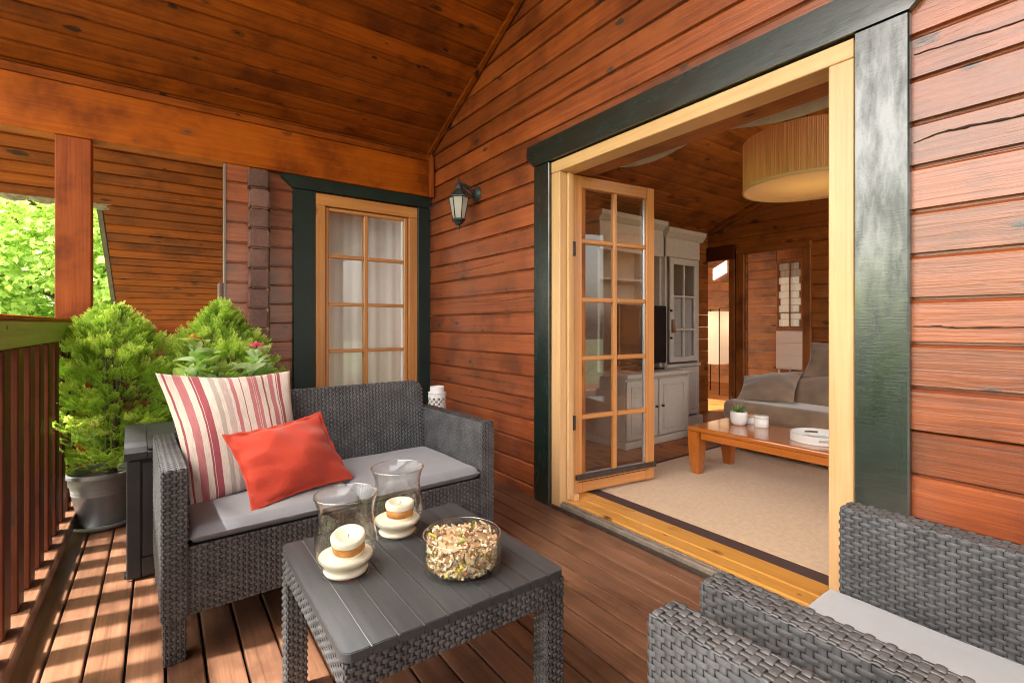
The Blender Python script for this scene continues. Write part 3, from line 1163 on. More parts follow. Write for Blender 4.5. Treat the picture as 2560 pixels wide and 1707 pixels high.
class Panel:
    """collects boxes (core) and weave patches, joined per part"""
    def __init__(s):
        s.V, s.F, s.cV, s.cF = [], [], [], []

    def patch(s, o, U, Vv, w_, h_, **k):
        o, U, Vv = Vector(o), Vector(U), Vector(Vv)
        N = U.cross(Vv)
        pv, pf = weave(w_, h_, **k)
        b = len(s.V)
        M_ = np.array([U, Vv, N])
        arr = np.array(pv) @ M_ + np.array(o)
        s.V += arr.tolist()
        s.F += [tuple(b + i for i in f) for f in pf]

    def core(s, x0, x1, y0, y1, z0, z1, ins=.0015):
        b = len(s.cV)
        x0 += ins; y0 += ins; z0 += ins * 0; x1 -= ins; y1 -= ins; z1 -= ins
        s.cV += [(x, y, z_) for x in (x0, x1) for y in (y0, y1) for z_ in (z0, z1)]
        s.cF += [tuple(b + i for i in f) for f in ((0, 1, 3, 2), (4, 6, 7, 5), (0, 4, 5, 1), (2, 3, 7, 6), (0, 2, 6, 4), (1, 5, 7, 3))]

    def build(s, name, parent):
        V = s.V + s.cV
        b = len(s.V)
        F = s.F + [tuple(b + i for i in f) for f in s.cF]
        me = bpy.data.meshes.new(name)
        me.from_pydata(V, [], F)
        me.materials.append(RATTAN)
        me.materials.append(RATTAN_BASE)
        nF = len(s.F)
        mi = [0] * nF + [1] * len(s.cF)
        me.polygons.foreach_set('material_index', mi)
        me.polygons.foreach_set('use_smooth', [i < nF for i in range(len(F))])
        o = bpy.data.objects.new(name, me)
        C.objects.link(o)
        o.parent = parent
        return o


X_, Y_, Z_ = Vector((1, 0, 0)), Vector((0, 1, 0)), Vector((0, 0, 1))


def arm_part(parent, xa, xb, depth, top, outer=True, inner=True):
    p = Panel()
    zb = .13
    p.core(xa, xb, 0, depth, zb, top)
    tw = xb - xa
    p.patch((xa, 0, zb), X_, Z_, tw, top - zb, P=.03)                       # front, faces -y
    p.patch((xa, depth, zb), -Y_, Z_, depth, top - zb)                      # outer or inner, faces -x
    p.patch((xb, 0, zb), Y_, Z_, depth, top - zb)                           # faces +x
    p.patch((xa, 0, top), X_, Y_, tw, depth, P=.030, r=.0125)               # top
    p.patch((xb, depth, zb), -X_, Z_, tw, top - zb, P=.03)
    return p.build('arm', parent)


def leg_part(parent, xa, xb, ya, yb):
    p = Panel()
    h = .13
    p.core(xa, xb, ya, yb, 0, h)
    p.patch((xa, ya, 0), X_, Z_, xb - xa, h, P=.03)
    p.patch((xa, yb, 0), -Y_, Z_, yb - ya, h, P=.03)
    p.patch((xb, ya, 0), Y_, Z_, yb - ya, h, P=.03)
    p.patch((xb, yb, 0), -X_, Z_, xb - xa, h, P=.03)
    return p.build('leg', parent)


def rounded_back(parent, W, aw, y0, z0, z1, lean, thick, rad):
    """leaning backrest with rounded top corners between the arms, woven on its front"""
    p = Panel()
    h = math.hypot(z1 - z0, lean)
    U = X_
    Vv = Vector((0, lean, z1 - z0)).normalized()
    w_ = W - 2 * aw
    N = U.cross(Vv)
    pv, pf = weave(w_, h)
    o = Vector((aw, y0, z0))
    # pull the corners in
    out = []
    for (u, v, n) in pv:
        for side in (0, 1):
            uu = u if side == 0 else w_ - u
            if uu < rad and v > h - rad:
                dx, dy = rad - uu, v - (h - rad)
                # squash onto the rounded outline
                m = max(dx, dy)
                L_ = math.hypot(dx, dy)
                if L_ > 1e-6:
                    sc = m / L_
                    dx, dy = dx * sc, dy * sc
                uu2 = rad - dx
                v = h - rad + dy
                u = uu2 if side == 0 else w_ - uu2
        out.append(tuple(o + U * u + Vv * v + N * n))
    p.V += out
    p.F += pf
    # core: outline prism
    prof = [(0, 0), (w_, 0)]
    for k in range(7):
        a = k / 6 * PI / 2
        prof.append((w_ - rad + rad * math.cos(a), h - rad + rad * math.sin(a)))
    for k in range(7):
        a = PI / 2 + k / 6 * PI / 2
        prof.append((rad + rad * math.cos(a), h - rad + rad * math.sin(a)))
    n = len(prof)
    for d in (-.001, -thick):
        for (u, v) in prof:
            p.cV.append(tuple(o + U * u + Vv * v + N * d))
    p.cF += [tuple(range(n)), tuple(range(2 * n - 1, n - 1, -1))]
    # rim band as woven blocks
    for i in range(n):
        p.cF.append((i, n + i, n + (i + 1) % n, (i + 1) % n))
    # woven top rim
    b = len(p.V)
    m = int(w_ / .016)
    for j in range(m):
        u0, u1 = rad * .7 + (w_ - 1.4 * rad) * j / m, rad * .7 + (w_ - 1.4 * rad) * (j + .86) / m
        nn = 3
        for q in range(nn):
            d0, d1 = -.002 - (thick - .004) * q / nn, -.002 - (thick - .004) * (q + .85) / nn
            hh = .0022 if (j + q) % 2 else .0006
            i0 = len(p.V)
            for (u, d, e) in ((u0, d0, 0), (u1, d0, 0), (u1, d1, 0), (u0, d1, 0), (u0 + .002, d0 - .002, hh), (u1 - .002, d0 - .002, hh), (u1 - .002, d1 + .002, hh), (u0 + .002, d1 + .002, hh)):
                p.V.append(tuple(o + U * u + Vv * (h + e) + N * d))
            p.F += [(i0 + 4, i0 + 5, i0 + 6, i0 + 7), (i0, i0 + 1, i0 + 5, i0 + 4), (i0 + 1, i0 + 2, i0 + 6, i0 + 5), (i0 + 2, i0 + 3, i0 + 7, i0 + 6), (i0 + 3, i0, i0 + 4, i0 + 7)]
    return p.build('backrest', parent)


def cushion_mesh(name, x0, x1, y0, y1, z0, z1, mat, parent, crown=.008, seam=True):
    nx, ny = 44, 30
    V, F = [], []
    hz = (z1 - z0)

    def put(fn):
        b = len(V)
        for i in range(nx + 1):
            for j in range(ny + 1):
                V.append(fn(i / nx, j / ny))
        return b
    def edge_(t):
        return min(1, min(t, 1 - t) / .045)
    ph = R.uniform(0, 6)

    def top(s_, t_):
        e = min(edge_(s_ * 1.0), edge_(t_))
        rr = math.sin(e * PI / 2) ** .6 if e > 0 else 0
        zz = z0 + hz * .45 + hz * .55 * rr + crown * math.sin(PI * s_) * math.sin(PI * t_)
        wr = .0012 * math.sin(s_ * 60 + ph + 5 * t_) * (1 - e) + .0010 * math.sin(s_ * 13 + t_ * 9 + ph)
        return (x0 + (x1 - x0) * s_, y0 + (y1 - y0) * t_, zz + wr)

    def bot(s_, t_):
        e = min(edge_(s_), edge_(t_))
        rr = math.sin(e * PI / 2) ** .5 if e > 0 else 0
        return (x0 + (x1 - x0) * s_, y0 + (y1 - y0) * t_, z0 + hz * .45 - hz * .45 * rr)
    a = put(top)
    c = put(bot)
    for base, fl in ((a, 0), (c, 1)):
        for i in range(nx):
            for j in range(ny):
                q = (base + i * (ny + 1) + j, base + (i + 1) * (ny + 1) + j, base + (i + 1) * (ny + 1) + j + 1, base + i * (ny + 1) + j + 1)
                F.append(q if not fl else q[::-1])
    o = mesh_obj(name, V, F, mat, parent, (0, 0, 0), True)
    rc = .005
    pts = []
    for (cx_, cy_, a0) in ((x1 - rc, y0 + rc, -90), (x1 - rc, y1 - rc, 0), (x0 + rc, y1 - rc, 90), (x0 + rc, y0 + rc, 180)):
        for q in range(6):
            a = math.radians(a0 + q * 18)
            pts.append((cx_ + (rc - .002) * math.cos(a), cy_ + (rc - .002) * math.sin(a), z0 + hz * .47 + R.uniform(-.0006, .0006)))
    pts.append(pts[0])
    dense = []
    for p_, q_ in zip(pts, pts[1:]):
        L_ = (Vector(q_) - Vector(p_)).length
        m_ = max(1, int(L_ / .03))
        for j in range(m_):
            v_ = Vector(p_).lerp(Vector(q_), j / m_)
            dense.append((v_.x, v_.y, v_.z + R.uniform(-.0007, .0007)))
    dense.append(dense[0])
    tube('piping', dense, .0026, mat, o, 6)
    return o


def make_seat(name, label, cat, W, D, loc, rotz, cushions, group=None, arm_top=.572):
    root = thing(name, label, cat, loc, rotz, group)
    aw = .062
    arm_part(root, 0, aw, D - .02, arm_top)
    arm_part(root, W - aw, W, D - .02, arm_top)
    for xa in (.006, W - aw + .004):
        for ya in (.004, D - .08):
            leg_part(root, xa, xa + .052, ya, ya + .055)
    p = Panel()
    p.core(aw, W - aw, .006, .03, .13, .335)
    p.patch((aw, .006, .13), X_, Z_, W - 2 * aw, .205)
    p.build('front_panel', root)
    box('seat_base', aw + .001, W - aw - .001, .031, D - .11, .20, .334, RATTAN_BASE, root, .002)
    rounded_back(root, W, aw + .001, D - .115, .20, .712, .045, .048, .055)
    return root


def upholster(x0, x1, y0, y1, mat, label, root, n, name='seat_cushion'):
    """seat cushions rest on the seat: things of their own, placed in the seat's frame"""
    out = []
    for k in range(n):
        a = x0 + (x1 - x0) * k / n
        b = x0 + (x1 - x0) * (k + 1) / n
        o = cushion_mesh(name, a + .001, b - .001, y0, y1, .336, .384, mat, None)
        o.matrix_world = root.matrix_world.copy() if False else Matrix.Translation(root.location) @ Matrix.Rotation(root.rotation_euler[2], 4, 'Z')
        tag(o, label[k], 'cushion', 'grey seat cushions')
        out.append(o)
    return out


sofa = make_seat('loveseat', 'dark graphite woven rattan loveseat with two scatter pillows on it', 'loveseat', 1.19, .62, (.004, 1.737, 0), math.radians(2.2), 2)
upholster(.066, 1.124, .004, .505, GREYC, ['grey seat cushion on the loveseat under the striped and red pillows', 'grey seat cushion on the empty right half of the loveseat'], sofa, 2)

chair = make_seat('armchair', 'graphite woven armchair at the right corner with light grey seat cushion, near the door', 'armchair', .625, .62, (1.353, .468, 0), PI, 1, 'woven armchairs facing the table')
chair2 = copy_tree(chair)
chair2.location = (.648, .462, 0)
chair2['label'] = 'graphite woven armchair at the bottom edge of which only one arm shows'
for rt, lb in ((chair, 'light grey seat cushion of the right corner armchair'), (chair2, 'light grey seat cushion of the mostly hidden armchair')):
    oo = upholster(.066, .559, -.03, .505, LGREYC, [lb], rt, 1)

# ------------------------------------------------------------------ coffee table on the deck
TX0, TX1, TY0, TY1, TZ = .268, .808, .89, 1.444, .40
tb = thing('patio_table', 'square graphite patio table with slatted top and woven legs', 'table', (0, 0, 0))
NS = 10
for i in range(NS):
    a = TX0 + (TX1 - TX0) * i / NS + (.0011 if i else 0)
    b = TX0 + (TX1 - TX0) * (i + 1) / NS - (.0011 if i < NS - 1 else 0)
    # corner slats have rounded outer corners
    pts = []
    rc = .020
    if i == 0:
        pts = [(a + rc - rc * math.sin(t * PI / 12), TY0 + rc - rc * math.cos(t * PI / 12)) for t in range(7)]
        pts = [(b, TY0)] + pts + [(a + rc - rc * math.cos(t * PI / 12), TY1 - rc + rc * math.sin(t * PI / 12)) for t in range(7)] + [(b, TY1)]
    elif i == NS - 1:
        pts = [(b - rc + rc * math.sin(t * PI / 12), TY0 + rc - rc * math.cos(t * PI / 12)) for t in range(7)]
        pts = [(a, TY0)] + pts + [(b - rc + rc * math.cos(t * PI / 12), TY1 - rc + rc * math.sin(t * PI / 12)) for t in range(7)] + [(a, TY1)]
    else:
        pts = [(a, TY0), (b, TY0), (b, TY1), (a, TY1)]
    n = len(pts)
    bm = bmesh.new()
    lo = [bm.verts.new((p[0], p[1], TZ - .018)) for p in pts]
    hi = [bm.verts.new((p[0], p[1], TZ)) for p in pts]
    for j in range(n):
        bm.faces.new((lo[j], lo[(j + 1) % n], hi[(j + 1) % n], hi[j]))
    bm.faces.new(lo[::-1])
    tf = bm.faces.new(hi)
    bmesh.ops.recalc_face_normals(bm, faces=bm.faces)
    bmesh.ops.bevel(bm, geom=[e for e in bm.edges if all(v.co.z > TZ - .001 for v in e.verts)], offset=.0016, segments=2, affect='EDGES')
    me = bpy.data.meshes.new('slat')
    c = Vector(((a + b) / 2, (TY0 + TY1) / 2, TZ - .009))
    bmesh.ops.translate(bm, vec=-c, verts=bm.verts)
    bm.to_mesh(me)
    bm.free()
    link('slat', me, SLAT, tb, tuple(c))
GROOVE = plain('groove_light', (.30, .30, .31), .4)
box('groove_bed', TX0 + .02, TX1 - .02, TY0 + .003, TY1 - .003, TZ - .016, TZ - .0035, GROOVE, tb, 0)
e = .004
p = Panel()
p.core(TX0 + e, TX1 - e, TY0 + e, TY0 + .05, TZ - .075, TZ - .0185)
p.patch((TX0 + e, TY0 + e, TZ - .075), X_, Z_, TX1 - TX0 - 2 * e, .056, P=.026, r=.0093)
p.core(TX0 + e, TX1 - e, TY1 - .05, TY1 - e, TZ - .075, TZ - .0185)
p.core(TX0 + e, TX0 + .05, TY0 + .051, TY1 - .051, TZ - .075, TZ - .0185)
p.patch((TX0 + e, TY1 - e, TZ - .075), -Y_, Z_, TY1 - TY0 - 2 * e, .056, P=.03, r=.0093)
p.core(TX1 - .05, TX1 - e, TY0 + .051, TY1 - .051, TZ - .075, TZ - .0185)
p.patch((TX1 - e, TY0 + e, TZ - .075), Y_, Z_, TY1 - TY0 - 2 * e, .056, P=.03, r=.0093)
p.patch((TX1 - e, TY1 - e, TZ - .075), -X_, Z_, TX1 - TX0 - 2 * e, .056, P=.03, r=.0093)
p.build('apron', tb)
for (xa, ya) in ((TX0 + e, TY0 + e), (TX1 - e - .05, TY0 + e), (TX0 + e, TY1 - e - .05), (TX1 - e - .05, TY1 - e - .05)):
    p = Panel()
    h = TZ - .0755
    q = .05
    p.core(xa, xa + q, ya, ya + q, 0, h)
    p.patch((xa, ya, 0), X_, Z_, q, h, P=.025, r=.0093)
    p.patch((xa, ya + q, 0), -Y_, Z_, q, h, P=.025, r=.0093)
    p.patch((xa + q, ya, 0), Y_, Z_, q, h, P=.025, r=.0093)
    p.patch((xa + q, ya + q, 0), -X_, Z_, q, h, P=.025, r=.0093)
    p.build('leg', tb)


# ------------------------------------------------------------------ hurricane vases with candles
def make_vase(loc, label, lean):
    v = thing('hurricane_vase', label, 'vase', loc, 0, 'glass hurricane vases on the patio table')
    outer = [(.001, .0), (.052, .0), (.0575, .003), (.0580, .009), (.053, .016), (.050, .020), (.056, .027), (.066, .040), (.0725, .056), (.0740, .070), (.072, .088), (.0675, .108), (.0645, .126), (.0635, .142), (.0650, .158), (.069, .174), (.0748, .190)]
    lathe('glass', outer, VASEG, v, seg=72)
    t_ = .0022
    inner = [(.0001, .022)] + [(max(r_ - t_, .0002), z_ + .001) for r_, z_ in outer if z_ > .026]
    inner[-1] = (outer[-1][0] - t_, .1895)
    lathe('inner_glass', inner, VASEG, v, seg=72)
    lathe('rim', [(.0726, .1885), (.0726, .1906), (.0737, .1914), (.0748, .1906), (.0750, .1885)], glassmat('rim_glass_' + str(round(loc[0], 2)), (.92, .93, .93), 7.0), v, seg=72)
    sand = thing('white_sand', 'white sand filling the foot of the ' + ('front' if lean > 0 else 'rear') + ' glass vase', 'sand', (loc[0], loc[1], loc[2] + .0))
    sand['kind'] = 'stuff'
    lathe('sand_bed', [(.0005, .024), (.049, .025), (.058, .032), (.064, .040), (.062, .045), (.050, .046), (.0005, .045)], WAX, sand, seg=48)
    lathe('sand_foot', [(.0005, .003), (.048, .003), (.052, .010), (.046, .017), (.0005, .018)], WAX, sand, seg=48)
    cn = thing('candle', ('tilted' if lean > .1 else 'upright') + ' short cream candle with amber band inside the ' + ('front' if lean > .1 else 'rear') + ' glass vase', 'candle', (loc[0] + .006, loc[1] - .004, loc[2] + (.052 if lean > .1 else .0455)))
    cn.rotation_euler = (lean, -lean * .6, 0)
    cn.scale = (1.1, 1.1, 1.1)
    cn['group'] = 'candles in the glass vases'
    lathe('wax_base', [(.0005, 0), (.033, 0), (.034, .002), (.034, .008), (.0005, .0082)], WAX, cn, seg=40)
    lathe('amber_band', [(.0005, .0084), (.0345, .0084), (.0345, .0265), (.0005, .0267)], AMBER, cn, seg=40)
    lathe('wax_top', [(.0355, .0270), (.0365, .030), (.0365, .039), (.034, .042), (.026, .0425), (.018, .036), (.008, .0335), (.0005, .033)], WAX, cn, seg=40)
    tube('wick', [(0, 0, .033), (.001, 0, .038), (.003, .001, .041)], .0008, BLACK, cn, 5)
    return v


make_vase((.366, 1.191, TZ + .0005), 'clear glass hurricane vase nearest the camera, candle inside tilted', .22)
make_vase((.554, 1.326, TZ + .0005), 'clear glass hurricane vase further back, candle inside standing level', .02)

# ------------------------------------------------------------------ potpourri bowl
bl = thing('glass_bowl', 'straight sided clear glass bowl filled with potpourri', 'bowl', (.606, 1.045, TZ + .0005))
lathe('outer_glass', [(.001, 0), (.088, 0), (.0945, .003), (.0955, .010), (.0958, .030), (.0958, .0865)], BOWLG, bl, seg=72)
lathe('inner_glass', [(.001, .010), (.085, .010), (.0915, .015), (.0925, .025), (.0925, .0865)], BOWLG, bl, seg=72)
lathe('rim', [(.0925, .0855), (.0925, .0868), (.0942, .0878), (.0958, .0868), (.0960, .0855)], glassmat('bowl_rim_glass', (.90, .92, .86), 7.0), bl, seg=72)
# chips
V, F, MI = [], [], []
cols = [plain('chip_%d' % i, c, .8, noise=.25, nscale=60) for i, c in enumerate([(.64, .48, .30), (.52, .34, .18), (.74, .63, .46), (.40, .20, .09), (.25, .09, .05), (.62, .48, .06), (.32, .38, .08), (.60, .52, .46)])]
wts = [32, 18, 30, 7, 4, 4, 2, 4]
for k in range(1500):
    a = R.uniform(0, 2 * PI)
    rr = .088 * math.sqrt(R.random())
    top = .078 + .020 * math.cos(rr * 18) + .008 * math.sin(a * 3 + 1) - .004
    zz = .014 + (top - .014) * (R.random() ** .6)
    if R.random() < .52:
        rr = R.uniform(.076, .0855)
        zz = R.uniform(.014, .066)
    pos = Vector((rr * math.cos(a), rr * math.sin(a), zz))
    rot = Euler((R.uniform(0, 6), R.uniform(0, 6), R.uniform(0, 6))).to_matrix()
    typ = R.choice('cctps')
    lim = .0915 - rr
    L_ = R.uniform(.006, .0125)
    if lim < .006:
        L_ = min(L_, .007)
    mi = R.choices(range(8), wts)[0]
    pts, fs = [], []
    if typ == 't':      # little tubes, dried stems
        seg = 7
        r0 = L_ * .32
        for i in range(seg):
            t = 2 * PI * i / seg
            pts += [(r0 * math.cos(t), r0 * math.sin(t), -L_), (r0 * math.cos(t), r0 * math.sin(t), L_)]
        fs = [(2 * i, 2 * ((i + 1) % seg), 2 * ((i + 1) % seg) + 1, 2 * i + 1) for i in range(seg)]
    elif typ in 'cs':   # curled shavings
        seg = 7
        r0 = L_ * .7
        span = R.uniform(3, 5.4)
        for i in range(seg):
            t = span * i / (seg - 1)
            q = r0 * (.6 + .4 * i / seg)
            pts += [(q * math.cos(t), q * math.sin(t), -L_ * .45 * R.uniform(.6, 1)), (q * math.cos(t), q * math.sin(t), L_ * .45)]
        fs = [(2 * i, 2 * i + 2, 2 * i + 3, 2 * i + 1) for i in range(seg - 1)]
    else:               # petals
        for i in range(4):
            t = i / 3
            wv = L_ * .6 * math.sin(PI * (.12 + .8 * t))
            pts += [(L_ * 2 * (t - .5), -wv, L_ * .4 * t * t), (L_ * 2 * (t - .5), wv, L_ * .5 * t * t + .001)]
        fs = [(2 * i, 2 * i + 2, 2 * i + 3, 2 * i + 1) for i in range(3)]
    b = len(V)
    for p_ in pts:
        q = pos + rot @ Vector(p_)
        rq = math.hypot(q.x, q.y)
        if rq > .0872:
            q.x *= .0872 / rq
            q.y *= .0872 / rq
        q.z = max(q.z, .0115)
        V.append(tuple(q))
    F += [tuple(b + i for i in f) for f in fs]
    MI += [mi] * len(fs)
b = len(V)
seg = 28
for (r_, z_) in ((.001, .0115), (.076, .0115), (.077, .055), (.060, .074), (.001, .080)):
    for i in range(seg):
        V.append((r_ * math.cos(2 * PI * i / seg), r_ * math.sin(2 * PI * i / seg), z_))
for q in range(4):
    for i in range(seg):
        F.append((b + q * seg + i, b + q * seg + (i + 1) % seg, b + (q + 1) * seg + (i + 1) % seg, b + (q + 1) * seg + i))
        MI.append(1)
me = bpy.data.meshes.new('potpourri')
me.from_pydata(V, [], F)
for m_ in cols:
    me.materials.append(m_)
me.polygons.foreach_set('material_index', MI)
pp = link('potpourri', me, None, None, (.606, 1.045, TZ + .0005), True)
tag(pp, 'heap of cream wood curls, petals and dried stems in the glass bowl', 'potpourri', None, 'stuff')


# ------------------------------------------------------------------ pillows
def pillow(name, cBL, cBR, cTL, cTR, T, mat, label, flange=0., wr=1.0, seed=1):
    rr = random.Random(seed)
    n = 60
    BL, BR, TL, TR = [Vector(c) for c in (cBL, cBR, cTL, cTR)]
    nrm = (BR - BL).cross(TL - BL).normalized()
    ph = [rr.uniform(0, 6) for _ in range(6)]
    V, F, UV = [], [], []

    def pos(u, v, side):
        # edges bow inwards between the corners
        bu = .042 * math.sin(PI * v) * (2 * u - 1)
        bv = .050 * math.sin(PI * u) * (2 * v - 1)
        uu, vv = u - bu, v - bv
        p_ = (BL * (1 - uu) + BR * uu) * (1 - vv) + (TL * (1 - uu) + TR * uu) * vv
        f = flange
        uf, vf = (u - f) / (1 - 2 * f), (v - f) / (1 - 2 * f)
        if uf <= 0 or uf >= 1 or vf <= 0 or vf >= 1:
            h = 0
            wv = .003 * math.sin(u * 40 + v * 30 + ph[0]) if flange else 0
        else:
            h = (math.sin(PI * uf) ** .5) * (math.sin(PI * vf) ** .5)
            dc = min(math.hypot(a - uf, b - vf) for a in (0, 1) for b in (0, 1))
            h *= min(1, .35 + dc * 1.6)
            # creases running in from the corners and edges
            wv = wr * (.0035 * math.sin(18 * uf + 6 * vf + ph[1]) * math.exp(-5 * min(vf, 1 - vf)) + .003 * math.sin(22 * vf + 5 * uf + ph[2]) * math.exp(-6 * min(uf, 1 - uf)) + .002 * math.sin(9 * uf - 7 * vf + ph[3]))
            wv *= h ** .3
        return p_ + nrm * (side * (T / 2 * h + (.0012 if side > 0 else .0012)) + wv * (1 if side > 0 else .3))
    for side in (1, -1):
        for i in range(n + 1):
            for j in range(n + 1):
                V.append(tuple(pos(i / n, j / n, side)))
                UV.append((i / n, j / n))
    m = (n + 1) ** 2
    for i in range(n):
        for j in range(n):
            q = (i * (n + 1) + j, (i + 1) * (n + 1) + j, (i + 1) * (n + 1) + j + 1, i * (n + 1) + j + 1)
            F.append(q)
            F.append(tuple(m + k for k in q[::-1]))
    rim = [(i, 0) for i in range(n)] + [(n, j) for j in range(n)] + [(i, n) for i in range(n, 0, -1)] + [(0, j) for j in range(n, 0, -1)]
    idx = [i * (n + 1) + j for i, j in rim]
    for a, b in zip(idx, idx[1:] + idx[:1]):
        F.append((a, m + a, m + b, b))
    me = bpy.data.meshes.new(name)
    me.from_pydata(V, [], F)
    uvl = me.uv_layers.new(name='UVMap')
    li = np.zeros(len(me.loops), dtype=np.int32)
    me.loops.foreach_get('vertex_index', li)
    uvl.data.foreach_set('uv', np.array(UV, dtype=np.float32)[li].ravel())
    o = link(name, me, mat, None, (0, 0, 0), True)
    tag(o, label, 'pillow')
    return o


pillow('striped_pillow', (.085, 1.985, .372), (.475, 2.02, .378), (-.014, 2.215, .822), (.455, 2.265, .800), .135, STRIPE, 'large cream pillow with dusty pink and red vertical stripes on the loveseat', 0, 1.3, 3)
pillow('red_pillow', (.245, 1.795, .382), (.625, 1.935, .388), (.176, 1.985, .612), (.535, 2.075, .645), .10, REDC, 'small coral red oblong pillow with flanged edge leaning on the striped one', .042, 2.0, 9)

# ------------------------------------------------------------------ storage box behind the loveseat
sb = thing('storage_box', 'grey plastic deck storage box with rounded lid behind the left arm of the loveseat', 'storage box', (-.106, 2.402, 0), math.radians(2.0))
BW, BD = 1.02, .46


def tapered(name, pts_yz, xa, xb, mat, parent, bev=.004):
    return prism(name, pts_yz, 'x', xa, xb, mat, parent)


box('body', .008, BW - .008, .012, BD, .018, .468, BOXP, sb, .008, 2)
box('end_panel', .0, .046, .0, .011, .006, .466, BOXP, sb, .005, 2)
box('front_panel', .050, BW / 2 - .01, .002, .0115, .085, .455, BOXP, sb, .004, 2)
box('front_panel', BW / 2, BW - .05, .002, .0115, .085, .455, BOXP, sb, .004, 2)
box('base_skirt', .048, BW, .0005, .0112, .006, .080, BOXP, sb, .004, 2)
# lid: rounded section, two raised ribs with the latch recess between
lidp = [(-.004, .470), (-.010, .476), (-.010, .500), (.004, .520), (.030, .534), (.10, .544), (BD / 2, .550), (BD - .04, .544), (BD + .004, .52), (BD + .004, .470)]
prism('lid', lidp, 'x', -.006, .064, BOXP, sb)
prism('lid', [(q[0] + .004 if q[1] > .5 else q[0], q[1] - .002) for q in lidp], 'x', .066, .11, BOXP, sb)
prism('lid', [(q[0] + (.03 if q[0] < .05 else 0), q[1] - .004) for q in lidp], 'x', .1105, .20, BOXP, sb)
prism('lid', lidp, 'x', .202, BW + .006, BOXP, sb)
box('latch_recess', .068, .19, -.006, .012, .474, .512, HOLE, sb, .002)
for xx in (.0, BW - .03):
    box('foot', xx - .008, xx + .03, .03, .07, .0, .017, BOXP, sb, .002)


# ------------------------------------------------------------------ thuja shrubs
def spray(seed):
    """one flat fan of scale leaves: verts, quads, in the x (out) / y (across) plane"""
    r_ = random.Random(seed)
    V, F = [], []

    def strip(p0, p1, w0):
        d = (p1 - p0)
        nrm = Vector((-d.y, d.x, 0)).normalized()
        b = len(V)
        m = p0 + d * .55
        V.extend([tuple(p0 - nrm * w0 * .4), tuple(p0 + nrm * w0 * .4), tuple(m + nrm * w0), tuple(m - nrm * w0)])
        V.extend([tuple(p1 + nrm * w0 * .3), tuple(p1 - nrm * w0 * .3)])
        F.append((b, b + 3, b + 2, b + 1))
        F.append((b + 3, b + 5, b + 4, b + 2))
    L_ = 1.0
    main = [Vector((L_ * t, .10 * math.sin(t * 2.2) * r_.choice((-1, 1)), .10 * t * t)) for t in (0, .25, .5, .75, 1)]
    for a, b in zip(main, main[1:]):
        strip(a, b, .020)
    for k in range(1, 7):
        t = k / 7
        base = Vector((L_ * t, 0, .10 * t * t))
        for s_ in (-1, 1):
            ln = .46 * (1 - t * .72) * r_.uniform(.75, 1.15)
            ang_ = math.radians(r_.uniform(32, 48))
            tip = base + Vector((ln * math.cos(ang_), s_ * ln * math.sin(ang_), r_.uniform(-.05, .06)))
            strip(base, tip, .018)
            for q in (.4, .7):
                sb_ = base.lerp(tip, q)
                l2 = ln * .40 * r_.uniform(.7, 1.2)
                for s2 in (-1, 1):
                    a2 = s_ * ang_ + s2 * math.radians(34)
                    strip(sb_, sb_ + Vector((l2 * math.cos(a2), l2 * math.sin(a2), r_.uniform(-.03, .03))), .0165)
    return np.array(V), np.array(F)


SPR = [spray(i) for i in range(5)]
THUJA = leafmat('thuja_foliage', (.09, .19, .02), (.42, .60, .08), (.80, .88, .28), .4, .5)


